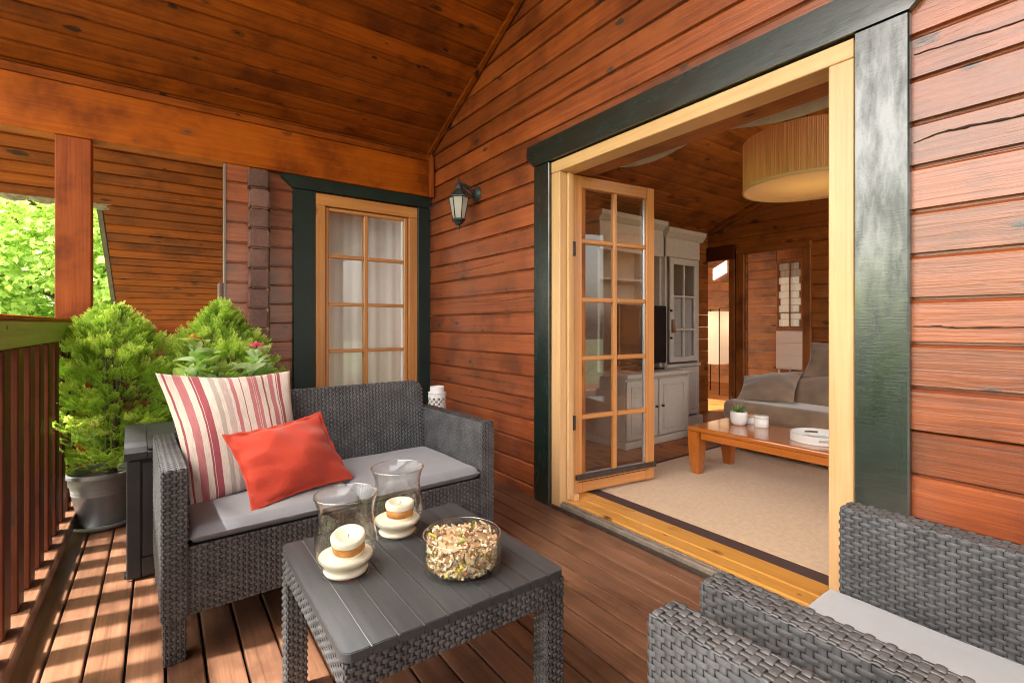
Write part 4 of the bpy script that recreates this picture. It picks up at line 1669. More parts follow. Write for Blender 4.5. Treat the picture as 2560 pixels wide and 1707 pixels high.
def thuja(loc, H, z0, prof, N, seed, label, size=.068):
    root = thing('thuja_shrub', label, 'shrub', loc, 0)
    rn = np.random.RandomState(seed)
    Vs, Fs, Rn = [], [], []
    nb = 0
    lobes = [(rn.uniform(0, 2 * PI), rn.uniform(.1, .9), rn.uniform(.06, .16)) for _ in range(12)]
    tufts = [(rn.rand() ** .8, rn.uniform(0, 2 * PI), rn.uniform(.82, 1.16)) for _ in range(125)]
    for k in range(N):
        clump = rn.rand() < .62
        if clump:
            ti = tufts[rn.randint(len(tufts))]
            t = min(1.03, max(0, ti[0] + rn.normal() * .022))
            a = ti[1] + rn.normal() * .13
        else:
            t = rn.rand() ** .85
            a = rn.uniform(0, 2 * PI)
        rad = np.interp(t, [p_[0] for p_ in prof], [p_[1] for p_ in prof])
        for (la, lt, lw) in lobes:
            da = (a - la + PI) % (2 * PI) - PI
            rad *= 1 + 1.5 * lw * math.exp(-(da / .5) ** 2 - ((t - lt) / .12) ** 2) * 1.6
        q = (ti[2] * rn.uniform(.70, 1.0)) if clump else rn.uniform(.4, .98) ** .6
        rr = rad * q
        pos_ = np.array([rr * math.cos(a), rr * math.sin(a), z0 + (H - z0) * t])
        # direction: outward and upward
        up = .75 + .9 * t + rn.uniform(-.25, .35)
        d = np.array([math.cos(a + rn.uniform(-.5, .5)), math.sin(a + rn.uniform(-.5, .5)), up])
        d /= np.linalg.norm(d)
        side = np.cross(d, np.array([rn.uniform(-.6, .6), rn.uniform(-.6, .6), 1.0]))
        side /= np.linalg.norm(side)
        nn = np.cross(d, side)
        sv, sf = SPR[rn.randint(5)]
        sz = size * rn.uniform(.65, 1.25) * (1 - .15 * t)
        M_ = np.array([d, side, nn]) * sz
        V_ = sv @ M_ + pos_
        droop = ((sv[:, 0]) ** 2) * sz * rn.uniform(-.1, .22)
        V_[:, 2] -= droop
        Vs.append(V_)
        Fs.append(sf + nb)
        nb += len(sv)
        base = (.30 + .40 * rn.rand() * q + .12 * (q > .9)) if clump else (.04 + .40 * rn.rand())
        Rn.append(np.clip(base + (sv[:, 0] - .5) * .45, 0, 1))
    o = arr_obj('foliage', np.vstack(Vs), np.vstack(Fs), THUJA, root, rnd=np.concatenate(Rn))
    o['kind'] = 'stuff'
    for k in range(5):
        a = k * 1.3
        tube('stem', [(0.01 * math.cos(a), .01 * math.sin(a), z0 - .08), (.03 * math.cos(a), .03 * math.sin(a), z0 + (H - z0) * .4), (.05 * math.cos(a + .4), .05 * math.sin(a + .4), z0 + (H - z0) * .8)], .010, wood('trunk', 'z'), root, 6, taper=.003)
    return root


def flower_pot(name, label, loc, R1, H, cat='plant pot', group=None):
    pt = thing(name, label, cat, loc, 0, group)
    r0 = R1 * .66
    prof = [(.001, .012), (r0 * .9, .010), (r0, .016), (r0 + (R1 - r0) * .52, H * .60), (r0 + (R1 - r0) * .555, H * .605), (r0 + (R1 - r0) * .57, H * .63), (r0 + (R1 - r0) * .555, H * .645), (r0 + (R1 - r0) * .58, H * .66), (r0 + (R1 - r0) * .60, H * .685), (r0 + (R1 - r0) * .585, H * .70),
            (r0 + (R1 - r0) * .68, H * .76), (r0 + (R1 - r0) * .75, H * .78), (r0 + (R1 - r0) * .78, H * .91), (R1 * .985, H * .915), (R1, H * .935), (R1, H * .975), (R1 * .985, H), (R1 * .93, H), (R1 * .91, H * .97), (R1 * .86, H * .82), (.001, H * .82)]
    lathe('pot_body', prof, POTG, pt, seg=56)
    lathe('soil', [(.001, H * .90), (R1 * .5, H * .895), (R1 * .88, H * .87)], SOIL, pt, seg=32)
    lathe('saucer', [(.001, .002), (R1 * .80, .0), (R1 * .90, .010), (R1 * .93, .026), (R1 * .90, .028), (R1 * .86, .012), (R1 * .78, .0075), (.001, .0075)], POTG, pt, seg=56)
    return pt


flower_pot('plant_pot', 'round grey ribbed plastic pot on a saucer in the far left corner', (-.226, 3.19, 0.001), .152, .275)
thuja((-.195, 3.17, .0), 1.055, .285, [(0, .13), (.12, .20), (.3, .265), (.5, .275), (.68, .245), (.82, .18), (.93, .10), (1, .02)], 3700, 3, 'wide bushy light green thuja in the grey pot by the post')
flower_pot('plant_pot', 'grey pot mostly hidden behind the storage box holding the pointed thuja', (.30, 3.14, 0.001), .15, .30)
thuja((.275, 3.14, .0), 1.085, .30, [(0, .14), (.25, .24), (.5, .25), (.66, .22), (.80, .15), (.92, .08), (1, .012)], 2900, 11, 'pointed light green thuja shrub in front of the stacked log ends')


# ------------------------------------------------------------------ zinnias on the storage box
def leaf_geo(L_, W_, bend, cup, n=6):
    V, F = [], []
    for i in range(n + 1):
        t = i / n
        w_ = W_ * math.sin(PI * min(1, t * .93 + .05)) ** .75
        x, z_ = L_ * t, -bend * L_ * t * t
        V += [(x, -w_, z_ + cup * w_), (x, -w_ * .5, z_ + cup * w_ * .3), (x, 0, z_ - .001), (x, w_ * .5, z_ + cup * w_ * .3), (x, w_, z_ + cup * w_)]
    for i in range(n):
        for k in range(4):
            F.append((5 * i + k, 5 * i + k + 1, 5 * i + 5 + k + 1, 5 * i + 5 + k))
    return V, F


ZL = [plain('zinnia_leaf', (.30, .48, .13), .55, noise=.3, nscale=30, trans=.35, bump=.3, bscale=60), plain('zinnia_leaf_pale', (.52, .68, .36), .55, noise=.3, nscale=30, trans=.35, bump=.3, bscale=60), plain('zinnia_leaf_lime', (.38, .52, .12), .55, noise=.3, nscale=30, trans=.4)]
ZM = []
for i, (L_, W_, b_, c_) in enumerate([(.092, .034, .35, .35), (.078, .036, .6, .2), (.060, .025, .2, .5)]):
    for j in range(3):
        V, F = leaf_geo(L_, W_, b_, c_)
        me = bpy.data.meshes.new('leaf')
        me.from_pydata(V, [], F)
        me.materials.append(ZL[j])
        me.polygons.foreach_set('use_smooth', [True] * len(F))
        ZM.append(me)


def zinnia(loc, label, stems, seed):
    rr = random.Random(seed)
    root = thing('zinnia_plant', label, 'flowering plant', loc)
    for (dx, dy, hh, flower) in stems:
        top = Vector((dx, dy, hh))
        p0 = Vector((dx * .3, dy * .3, .0))
        mid = p0.lerp(top, .5) + Vector((rr.uniform(-.015, .015), rr.uniform(-.015, .015), 0))
        tube('stem', [p0, mid, top], .0035, STEM, root, 6, taper=.002)
        nl = int(hh / .020)
        for i in range(nl):
            t = .28 + .72 * i / nl
            pp_ = (p0.lerp(mid, t * 2) if t < .5 else mid.lerp(top, t * 2 - 1))
            az = i * 1.35 + rr.uniform(-.4, .4)
            o = bpy.data.objects.new('leaf', rr.choice(ZM))
            C.objects.link(o)
            o.parent = root
            o.location = pp_
            o.rotation_euler = (rr.uniform(-.5, .5), rr.uniform(-1.15, -.15), az)
            sc = rr.uniform(.8, 1.25)
            o.scale = (sc, sc, sc)
        if flower:
            mat = PINKF if flower == 'pink' else ORANGEF
            V, F = [], []
            for ring, (np_, rl, tilt) in enumerate(((13, .043, .12), (11, .034, .32), (8, .021, .6))):
                for k_ in range(np_):
                    a = 2 * PI * k_ / np_ + ring * .3 + rr.uniform(-.08, .08)
                    pv, pf = leaf_geo(rl * rr.uniform(.9, 1.1), rl * .20, .28 - tilt * .9, .25, 4)
                    M_ = Matrix.Translation(top + Vector((0, 0, .003 + ring * .004))) @ Matrix.Rotation(a, 4, 'Z')
                    b = len(V)
                    V += [tuple(M_ @ Vector(v)) for v in pv]
                    F += [tuple(b + q for q in f) for f in pf]
            mesh_obj('flower', V, F, mat, root, (0, 0, 0), True)
            lathe('flower_centre', [(.001, .022), (.006, .020), (.009, .012), (.006, .006)], mat, root, tuple(top), 12)
    return root


BZ = .5465
zp = flower_pot('flower_trough', 'grey pot behind the striped pillow with the orange zinnia', (.175, 2.62, BZ), .075, .10, 'plant pot')
zinnia((.165, 2.60, BZ + .105), 'zinnia plant with an orange flower and broad pale leaves above the striped pillow',
       [(-.045, -.02, .285, 'orange'), (.0, .02, .21, None), (-.075, .0, .15, None), (.035, -.03, .19, None), (.06, .02, .16, None), (-.03, -.04, .15, None), (.02, .045, .18, None)], 4)
zp2 = flower_pot('flower_trough', 'grey pot behind the striped pillow with the pink zinnia', (.395, 2.62, BZ), .075, .10, 'plant pot')
zinnia((.375, 2.60, BZ + .11), 'zinnia plant with a bright pink flower beside the stacked log ends',
       [(-.005, -.03, .245, 'pink'), (-.05, .0, .15, None), (.045, -.01, .15, None), (.02, .04, .16, None), (-.025, -.05, .16, None), (.06, .03, .13, None)], 8)

# ------------------------------------------------------------------ white lantern in the corner
ln = thing('white_lantern', 'white perforated metal lantern in the corner behind the right arm of the loveseat', 'lantern', (1.47, 2.86, 0))
LR = .062
V, F = [], []
seg, rows = 22, 36
for j in range(rows + 1):
    z_ = .545 * j / rows
    r_ = LR * (1.0 - .10 * (j / rows) ** 3)
    for i in range(seg):
        a = 2 * PI * i / seg
        for d in (0, -.002):
            V.append(((r_ + d) * math.cos(a), (r_ + d) * math.sin(a), z_))
for j in range(rows):
    for i in range(seg):
        hole = (rows * .55 < j < rows - 2 or 4 < j < rows * .5) and (i + j) % 2 == 0
        if hole:
            continue
        a, b = (j * seg + i) * 2, (j * seg + (i + 1) % seg) * 2
        c_, d_ = ((j + 1) * seg + (i + 1) % seg) * 2, ((j + 1) * seg + i) * 2
        F += [(a, b, c_, d_), (a + 1, d_ + 1, c_ + 1, b + 1)]
mesh_obj('pierced_body', V, F, WHITE, ln, (0, 0, .012))
lathe('base', [(.001, .0), (.066, .0), (.068, .006), (.064, .013), (.001, .013)], WHITE, ln, seg=32)
lathe('collar', [(.057, .555), (.060, .560), (.054, .563), (.046, .566), (.046, .598), (.043, .598), (.043, .560)], WHITE, ln, seg=32)
tube('handle', [(LR * math.cos(t) * 1.02, -.004, .55 - .10 * math.sin(t)) for t in [PI * k / 12 for k in range(13)]], .003, WHITE, ln, 6)
lathe('candle', [(.001, .015), (.03, .015), (.03, .30), (.001, .302)], WAX, ln, seg=24)

# ------------------------------------------------------------------ trees outside
LEAF = leafmat('maple_foliage', (.11, .23, .045), (.44, .58, .16), (.80, .86, .50), .5, .45)


def tree(loc, H, crown, N, seed, label, size=.095, group='garden trees beyond the railing'):
    root = thing('maple_tree', label, 'tree', loc, 0, group)
    rn = np.random.RandomState(seed)
    rr = random.Random(seed)
    cz, rx, ry, rz = crown
    tube('trunk', [(0, 0, 0), (.08, .05, H * .3), (-.05, .1, H * .6), (.05, 0, H * .85)], .16, wood('trunk', 'z'), root, 10, taper=.04)
    for k in range(9):
        a = rr.uniform(0, 6.28)
        z_ = H * rr.uniform(.2, .8)
        tube('limb', [(0, 0, z_), (rx * .4 * math.cos(a), ry * .4 * math.sin(a), z_ + .4), (rx * .8 * math.cos(a), ry * .8 * math.sin(a), z_ + .7)], .045, wood('trunk', 'x'), root, 6, taper=.012)
    nc = 90
    cent = []
    for k in range(nc):
        v = rn.normal(size=3)
        v /= np.linalg.norm(v)
        q = rn.uniform(.45, 1.0)
        cent.append((v[0] * rx * q, v[1] * ry * q, cz + v[2] * rz * q, rn.rand()))
    cent = np.array(cent)
    ci = rn.randint(0, nc, N)
    off = rn.normal(size=(N, 3))
    off /= np.linalg.norm(off, axis=1)[:, None]
    off *= (rn.uniform(.35, 1, N) ** .5)[:, None] * np.array([.62, .62, .45])
    P0 = cent[ci, :3] + off
    # orientation
    nrm = off + rn.normal(size=(N, 3)) * .35 + np.array([0, 0, .5])
    nrm /= np.linalg.norm(nrm, axis=1)[:, None]
    tng = np.cross(nrm, rn.normal(size=(N, 3)))
    tng /= np.linalg.norm(tng, axis=1)[:, None]
    bt = np.cross(nrm, tng)
    sz = size * rn.uniform(.6, 1.25, N)
    # lobed leaf outline (star of five lobes) as a fan of quads
    out = [(0, -.5), (.32, -.28), (.55, -.02), (.26, .12), (.0, .55), (-.26, .12), (-.55, -.02), (-.32, -.28)]
    K = len(out)
    V = np.zeros((N, K, 3))
    for i, (a, b) in enumerate(out):
        V[:, i] = P0 + tng * (a * sz)[:, None] + bt * (b * sz)[:, None] + nrm * (-(a * a) * .5 * sz)[:, None]
    base = np.arange(N)[:, None] * K
    Fq = np.concatenate([base + np.array([0, 1, 2, 3]), base + np.array([0, 3, 4, 5]), base + np.array([0, 5, 6, 7])])
    rnd = np.clip(cent[ci, 3] * .55 + rn.rand(N) * .45, 0, 1)
    o = arr_obj('crown', V.reshape(-1, 3), Fq, LEAF, root, rnd=np.repeat(rnd, K))
    o['kind'] = 'stuff'
    return root


tree((-1.2, 10.2, -1.2), 5.5, (3.0, 2.0, 1.3, 2.6), 24000, 1, 'light green maple left of the porch post, seen over the handrail')
tree((.6, 11.0, -1.2), 5.0, (2.6, 1.7, 1.2, 2.4), 15000, 2, 'light green maple showing in the slit right of the porch post')
tree((-3.4, 11.5, -1.2), 6.0, (3.2, 2.2, 1.5, 2.9), 9000, 4, 'leafy maple at the far left edge of the garden view')
for q, (tx_, ty_, th_e) in enumerate(((-10.5, -3.0, 3.4), (-11.0, .5, 3.9), (-10.0, 3.6, 3.5), (-11.5, 6.8, 4.2))):
    tree((tx_, ty_, -1.2), th_e, (th_e - 2.0, 2.3, 2.3, 1.7), 3500, 20 + q, ['low leafy maple beyond the railing, out of view to the left', 'second low maple beyond the railing, out of view to the left', 'third low maple beyond the railing, out of view to the left', 'fourth low maple beyond the railing, out of view to the left'][q], .22)
tree((-.6, 14.5, -1.2), 8.0, (4.2, 4.0, 1.5, 4.0), 20000, 6, 'taller darker maple standing behind the other garden trees', .16)

# ------------------------------------------------------------------ the living room
FZ = .030
lf = thing('living_room_floor', 'honey boards of the living room floor', None, (0, 0, 0), 0, None, 'structure')
xx = 1.987
while xx < 9.0:
    wv = .115 if xx < 5 else .23
    box('plank', xx + .0008, xx + wv - .0008, -2.5, 6.0, FZ - .025, FZ, wood('interior', 'y'), lf, .001)
    xx += wv
rug = thing('rug', 'large beige carpet with dark brown border inside the open door', 'rug', (0, 0, 0))
RX0, RX1, RY0, RY1 = 1.995, 4.9, -2.0, 2.165
box('pile', RX0 + .085, RX1 - .08, RY0 + .08, RY1 - .035, FZ + .0005, FZ + .010, CARPET, rug, .002)
box('border', RX0, RX0 + .084, RY0, RY1, FZ + .0005, FZ + .008, BORDER, rug, .001)
box('border', RX0 + .085, RX1, RY1 - .034, RY1, FZ + .0005, FZ + .008, BORDER, rug, .001)


def plank_wall(name, label, plane, c, a0, a1, z0, z1, th=.03, openings=(), mat='interior', kind='structure', hh=.135, sgn=-1):
    root = thing(name, label, None, (0, 0, 0), 0, None, kind)
    z_ = z0
    while z_ < z1 - .01:
        zt = min(z_ + hh, z1)
        segs = [(a0, a1)]
        for (o0, o1, q0, q1) in openings:
            if zt > q0 + .02 and z_ < q1 - .02:
                ns = []
                for (s0, s1) in segs:
                    if o0 > s0:
                        ns.append((s0, min(o0, s1)))
                    if o1 < s1:
                        ns.append((max(o1, s0), s1))
                segs = [s_ for s_ in ns if s_[1] - s_[0] > .01]
        for (s0, s1) in segs:
            if plane == 'x':
                box('plank', c, c + th, s0, s1, z_ + .001, zt - .001, wood(mat, 'y'), root, .006)
            else:
                box('plank', s0, s1, c, c + th, z_ + .001, zt - .001, wood(mat, 'x'), root, .006)
        z_ = zt
    return root


# side wall behind the cabinet, far wall with two doorways, wall between porch and room (inside face)
plank_wall('living_room_side_wall', 'knotty pine side wall behind the cabinet', 'y', 3.12, 1.99, 5.0, FZ, 2.4)
plank_wall('living_room_far_wall', 'knotty pine far wall with two doorways', 'x', 5.0, -2.4, 4.6, FZ, 3.6, .04, openings=((2.86, 3.8, FZ, 1.70), (2.12, 2.68, FZ, 1.74)))
plank_wall('living_room_front_wall', 'pine inner face of the wall around the terrace door', 'x', 1.845, -2.4, 3.1, FZ, 3.2, .03, openings=((.60, 2.04, 0, 1.88),))
plank_wall('living_room_near_wall', 'unseen pine wall of the living room with an opening added for daylight', 'y', -2.45, 1.88, 5.0, FZ, 3.6, .03, openings=((2.0, 4.8, .05, 2.4),))  # wide opening in this unseen wall added to brighten the room
lc = thing('living_room_ceiling', 'sloping knotty pine ceiling of the living room', None, (0, 0, 0), 0, None, 'structure')
bmI = bpy.data.meshes.new('plank')
tmp = board_mesh('plank', 5.02 - 1.88, .125)
tmp.materials.clear()
tmp.materials.append(wood('interior', 'x'))
s = 0
while s < 4.8:
    o = bpy.data.objects.new('plank', tmp)
    C.objects.link(o)
    o.parent = lc
    o.location = ((5.02 + 1.88) / 2, 3.14 - s * math.cos(math.atan(.40)), 2.03 + s * math.sin(math.atan(.40)))
    o.rotation_euler = (-math.atan(.40), 0, 0)
    s += .125
prism('ceiling_cover', [(3.16, 2.07), (-1.4, 2.07 + 4.56 * .40), (-1.4, 2.11 + 4.56 * .40), (3.16, 2.11)], 'x', 1.86, 5.05, wood('interior', 'x'), lc)
prism('ceiling_lath', [(3.10, 2.035), (3.07, 2.00), (-1.3, 2.00 + 4.37 * .40), (-1.3, 2.04 + 4.37 * .40)], 'x', 4.955, 4.998, wood('interior', 'y'), lc)

# door casings on the far wall
dc = thing('inner_doorway', 'pine casing of the inner doorway behind the sofa', 'door frame', (0, 0, 0))
WI = wood('interior', 'z')
box('casing', 4.955, 4.998, 2.69, 2.775, FZ, 1.74, WI, dc, .004)
box('casing', 4.955, 4.998, 2.045, 2.115, FZ, 1.74, WI, dc, .004)
box('casing', 4.955, 4.998, 2.045, 2.775, 1.742, 1.80, wood('interior', 'y'), dc, .004)
ho = thing('hall_doorway', 'pine casing of the hall opening beside the cabinet', 'door frame', (0, 0, 0))
box('casing', 4.955, 4.998, 2.79, 2.855, FZ, 1.70, WI, ho, .004)
box('casing', 4.950, 4.998, 2.79, 3.115, 1.702, 1.86, wood('darkred', 'y'), ho, .004)
# rooms beyond
hb = thing('hall_room', 'pine walls of the hall and the room beyond', None, (0, 0, 0), 0, None, 'structure')
zz = FZ
while zz < 2.5:
    box('plank', 7.6, 7.64, 1.2, 3.61, zz + .001, zz + .139, wood('interior', 'y'), hb, .005)
    box('plank', 7.6, 7.64, 3.611, 6.4, zz + .001, zz + .139, wood('interior', 'y'), hb, .005)
    zz += .14
box('end_wall', 5.05, 7.6, 6.42, 6.46, FZ, 2.5, wood('interior', 'x'), hb, 0)
box('end_wall', 5.05, 7.6, 1.14, 1.18, FZ, 2.5, wood('interior', 'x'), hb, 0)
box('ceiling', 5.05, 7.7, 1.1, 6.5, 2.5, 2.55, wood('interior', 'y'), hb, 0)
# bright slanting roof window in the hall
sk = thing('roof_window', 'bright slanting roof window glimpsed through the hall opening', 'window', (0, 0, 0))
mesh_obj('pane', [(7.57, 4.64, 1.755), (7.57, 4.40, 1.865), (7.57, 4.40, 2.06), (7.57, 4.64, 1.945), (7.59, 4.64, 1.755), (7.59, 4.40, 1.865), (7.59, 4.40, 2.06), (7.59, 4.64, 1.945)],
         [(0, 1, 2, 3), (7, 6, 5, 4), (0, 4, 5, 1), (1, 5, 6, 2), (2, 6, 7, 3), (3, 7, 4, 0)], PANEL_WHITE, sk)
# window of the far room with pale stonework outside
fw = thing('far_window', 'small far window with pale stone wall outside, seen through the inner doorway', 'window', (0, 0, 0))
for r_ in range(9):  # stones glow faintly in place of outdoor daylight, upper rows darker
    for c_ in range(5):
        y0_ = 3.28 + c_ * .075 - (.037 if r_ % 2 else 0)
        zb_ = .98 + r_ * .105
        if y0_ > 3.54:
            continue
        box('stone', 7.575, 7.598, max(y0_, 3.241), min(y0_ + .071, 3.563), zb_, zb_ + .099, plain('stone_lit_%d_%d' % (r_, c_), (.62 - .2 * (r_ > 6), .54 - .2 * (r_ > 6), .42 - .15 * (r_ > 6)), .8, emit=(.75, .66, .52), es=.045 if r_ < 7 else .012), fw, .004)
box('mullion', 7.54, 7.56, 3.385, 3.405, .96, 1.93, WI, fw, .002)
box('mullion', 7.54, 7.56, 3.22, 3.59, 1.17, 1.19, WI, fw, .002)
box('frame', 7.54, 7.57, 3.215, 3.24, .96, 1.93, WI, fw, .002)
box('frame', 7.54, 7.57, 3.565, 3.59, .96, 1.93, WI, fw, .002)
hd = thing('white_dresser', 'white chest of drawers in the far room behind the sofa', 'chest of drawers', (0, 0, 0))
box('carcass', 7.10, 7.50, 2.95, 3.38, .38, .915, WHITE, hd, .005)
for q in (.40, .575, .75):
    box('drawer', 7.085, 7.099, 2.965, 3.365, q, q + .155, WHITE, hd, .003)
for (a, b) in ((7.13, 2.98), (7.13, 3.35), (7.47, 2.98), (7.47, 3.35)):
    tube('leg', [(a, b, FZ), (a, b, .379)], .015, WHITE, hd, 8)

# cabinet against the side wall
cb = thing('wall_cabinet', 'pale grey painted wall cabinet with television bay and glazed door', 'cabinet', (0, 0, 0))
CY = 2.76


def door_panel(x0_, x1_, yf, z0_, z1_, parent, mat=CAB, name='door', knob=None):
    d = box(name, x0_, x1_, yf, yf + .018, z0_, z1_, mat, parent, .004)
    c = ((x0_ + x1_) / 2, yf + .009, (z0_ + z1_) / 2)
    f = .045
    for (a0, a1, b0, b1) in ((x0_ + f, x0_ + f + .012, z0_ + f, z1_ - f), (x1_ - f - .012, x1_ - f, z0_ + f, z1_ - f), (x0_ + f, x1_ - f, z0_ + f, z0_ + f + .012), (x0_ + f, x1_ - f, z1_ - f - .012, z1_ - f)):
        box('moulding', a0, a1, yf - .008, yf - .0005, b0, b1, mat, d, .003, off=c)
    box('raised_panel', x0_ + f + .03, x1_ - f - .03, yf - .005, yf - .0005, z0_ + f + .03, z1_ - f - .03, mat, d, .003, off=c)
    if knob:
        kb = lathe('knob', [(.001, 0), (.010, .002), (.006, .012), (.012, .018), (.001, .022)], DARKSTRIP, d, (knob[0] - c[0], -.010, knob[1] - c[2]), 12)
        kb.rotation_euler = (PI / 2, 0, 0)
    return d


# tower on the right
tx0, tx1 = 3.735, 4.26
box('side_panel', tx0, tx0 + .02, CY, 3.10, FZ + .06, 1.82, CAB, cb, .002)
box('side_panel', tx1 - .02, tx1, CY, 3.10, FZ + .06, 1.82, CAB, cb, .002)
box('back_panel', tx0, tx1, 3.102, 3.115, FZ + .06, 1.82, CAB, cb, 0)
box('tower_plinth', tx0 - .01, tx1 + .03, CY - .03, 3.10, FZ, FZ + .10, CAB, cb, .008)
door_panel(tx0 + .022, tx1 - .022, CY - .02, FZ + .12, .60, cb)
box('waist_moulding', tx0, tx1 + .005, CY - .024, CY + .02, .605, .635, CAB, cb, .006)
# glazed door
gd = bpy.data.objects.new('glazed_door', None)
C.objects.link(gd)
gd.parent = cb
gx0, gx1, gz0, gz1 = tx0 + .05, tx1 - .05, .655, 1.62
for (a0, a1, b0, b1) in ((gx0, gx0 + .05, gz0, gz1), (gx1 - .05, gx1, gz0, gz1), (gx0 + .051, gx1 - .051, gz0, gz0 + .05), (gx0 + .051, gx1 - .051, gz1 - .06, gz1),
                         ((gx0 + gx1) / 2 - .009, (gx0 + gx1) / 2 + .009, gz0 + .051, gz1 - .061)):
    box('frame', a0, a1, CY - .02, CY, b0, b1, CAB, gd, .003)
for q in (.955, 1.265):
    box('glazing_bar', gx0 + .051, (gx0 + gx1) / 2 - .010, CY - .018, CY - .004, q - .009, q + .009, CAB, gd, .002)
    box('glazing_bar', (gx0 + gx1) / 2 + .010, gx1 - .051, CY - .018, CY - .004, q - .009, q + .009, CAB, gd, .002)
box('cloth_panel', gx0 + .05, gx1 - .05, CY + .012, CY + .016, gz0 + .05, 1.255, plain('grey_cloth', (.42, .40, .42), .9, noise=.1), gd, 0)
box('pane', gx0 + .05, gx1 - .05, CY - .010, CY - .007, gz0 + .05, gz1 - .06, GLASS, gd, 0)
tube('key_tassel', [(gx0 + .02, CY - .03, 1.05), (gx0 + .022, CY - .035, 1.0), (gx0 + .03, CY - .03, .93)], .012, plain('tassel', (.30, .16, .09), .9), gd, 8, taper=.022)
for zz in (1.12, .87):
    box('hinge', gx0 - .012, gx0 + .02, CY - .028, CY - .021, zz, zz + .02, BLACK, gd, .002)
box('top_panel', tx0, tx1, CY - .01, 3.10, 1.625, 1.80, CAB, cb, .004)
prism('cornice', [(CY - .012, 1.80), (CY - .05, 1.85), (CY - .055, 1.885), (3.10, 1.885), (3.10, 1.80)], 'x', tx0 - .01, tx1 + .045, CAB, cb)
# television bay
bx0, bx1 = 2.90, 3.70
BY = 2.50
box('base_top', bx0, bx1, BY - .015, 3.10, .580, .615, CAB, cb, .006)
box('base_carcass', bx0 + .01, bx1 - .01, BY + .022, 3.10, FZ + .06, .579, CAB, cb, .002)
box('base_plinth', bx0, bx1 + .005, BY + .002, 3.10, FZ, FZ + .058, CAB, cb, .006)
w3 = (bx1 - bx0) / 2
for q in range(2):
    door_panel(bx0 + w3 * q + .012, bx0 + w3 * (q + 1) - .012, BY, FZ + .07, .560, cb, knob=(bx0 + w3 * (q + (.9 if q < 1 else .1)), .34))
box('corner_post', bx1 - .010, bx1 + .005, BY - .004, BY + .03, FZ + .06, .579, CAB, cb, .004)
box('back_panel', bx0, bx1, 3.085, 3.10, .616, 1.84, CAB, cb, 0)
box('side_panel', bx1 + .006, bx1 + .034, 2.80, 3.10, .616, 1.84, CAB, cb, .002)
box('side_panel', bx0, bx0 + .025, 2.80, 3.10, .616, 1.84, CAB, cb, .002)
box('shelf', bx0 + .026, bx1 + .004, 2.86, 3.084, 1.385, 1.41, CAB, cb, .003)
box('fascia', bx0, bx1 + .034, 2.775, 2.80, 1.62, 1.86, CAB, cb, .003)
prism('cornice', [(2.77, 1.862), (2.735, 1.90), (2.73, 1.935), (3.10, 1.935), (3.10, 1.862)], 'x', bx0 - .02, bx1 + .045, CAB, cb)
tv = thing('television', 'black flat television standing on the grey cabinet base', 'television', (.095, 0, 0))
box('screen', 2.95, 3.58, 2.70, 2.735, .66, 1.17, BLACK, tv, .012, 2)
box('stand', 3.22, 3.31, 2.70, 2.74, .632, .66, BLACK, tv, .004)
box('foot', 3.08, 3.45, 2.62, 2.80, .6155, .630, BLACK, tv, .006)

# inner coffee table
ct = thing('coffee_table', 'glossy orange brown wooden coffee table with curved legs on the rug', 'coffee table', (0, 0, 0))
cx0, cx1, cy0, cy1, cz = 2.775, 3.24, .55, 1.885, .345
box('top', cx0, cx1, cy0, cy1, cz - .03, cz, wood('table', 'y'), ct, .010, 3)
box('apron', cx0 + .012, cx0 + .035, cy0 + .09, cy1 - .09, cz - .075, cz - .031, wood('table', 'y'), ct, .004)
box('apron', cx0 + .05, cx1 - .05, cy1 - .035, cy1 - .012, cz - .075, cz - .031, wood('table', 'x'), ct, .004)
for (a, b, sx, sy) in ((cx0 + .005, cy1 - .085, -1, 1), (cx1 - .085, cy1 - .085, 1, 1), (cx0 + .005, cy0 + .005, -1, -1), (cx1 - .085, cy0 + .005, 1, -1)):
    V, F = [], []
    N_ = 8
    for j in range(N_ + 1):
        t = j / N_
        z_ = cz - .031 - (cz - .031 - FZ - .011) * t
        wd = .080 - .032 * t + .010 * math.sin(PI * t)
        ox = a + (.08 - wd) * (.5 + .0 * sx)
        oy = b + (.08 - wd) * (.5)
        for (p_, q_) in ((0, 0), (1, 0), (1, 1), (0, 1)):
            V.append((ox + wd * p_, oy + wd * q_, z_))
    for j in range(N_):
        for kk in range(4):
            F.append((4 * j + kk, 4 * j + 4 + kk, 4 * j + 4 + (kk + 1) % 4, 4 * j + (kk + 1) % 4))
    F += [(0, 1, 2, 3), (4 * N_ + 3, 4 * N_ + 2, 4 * N_ + 1, 4 * N_)]
    mesh_obj('leg', V, F, wood('table', 'z'), ct)

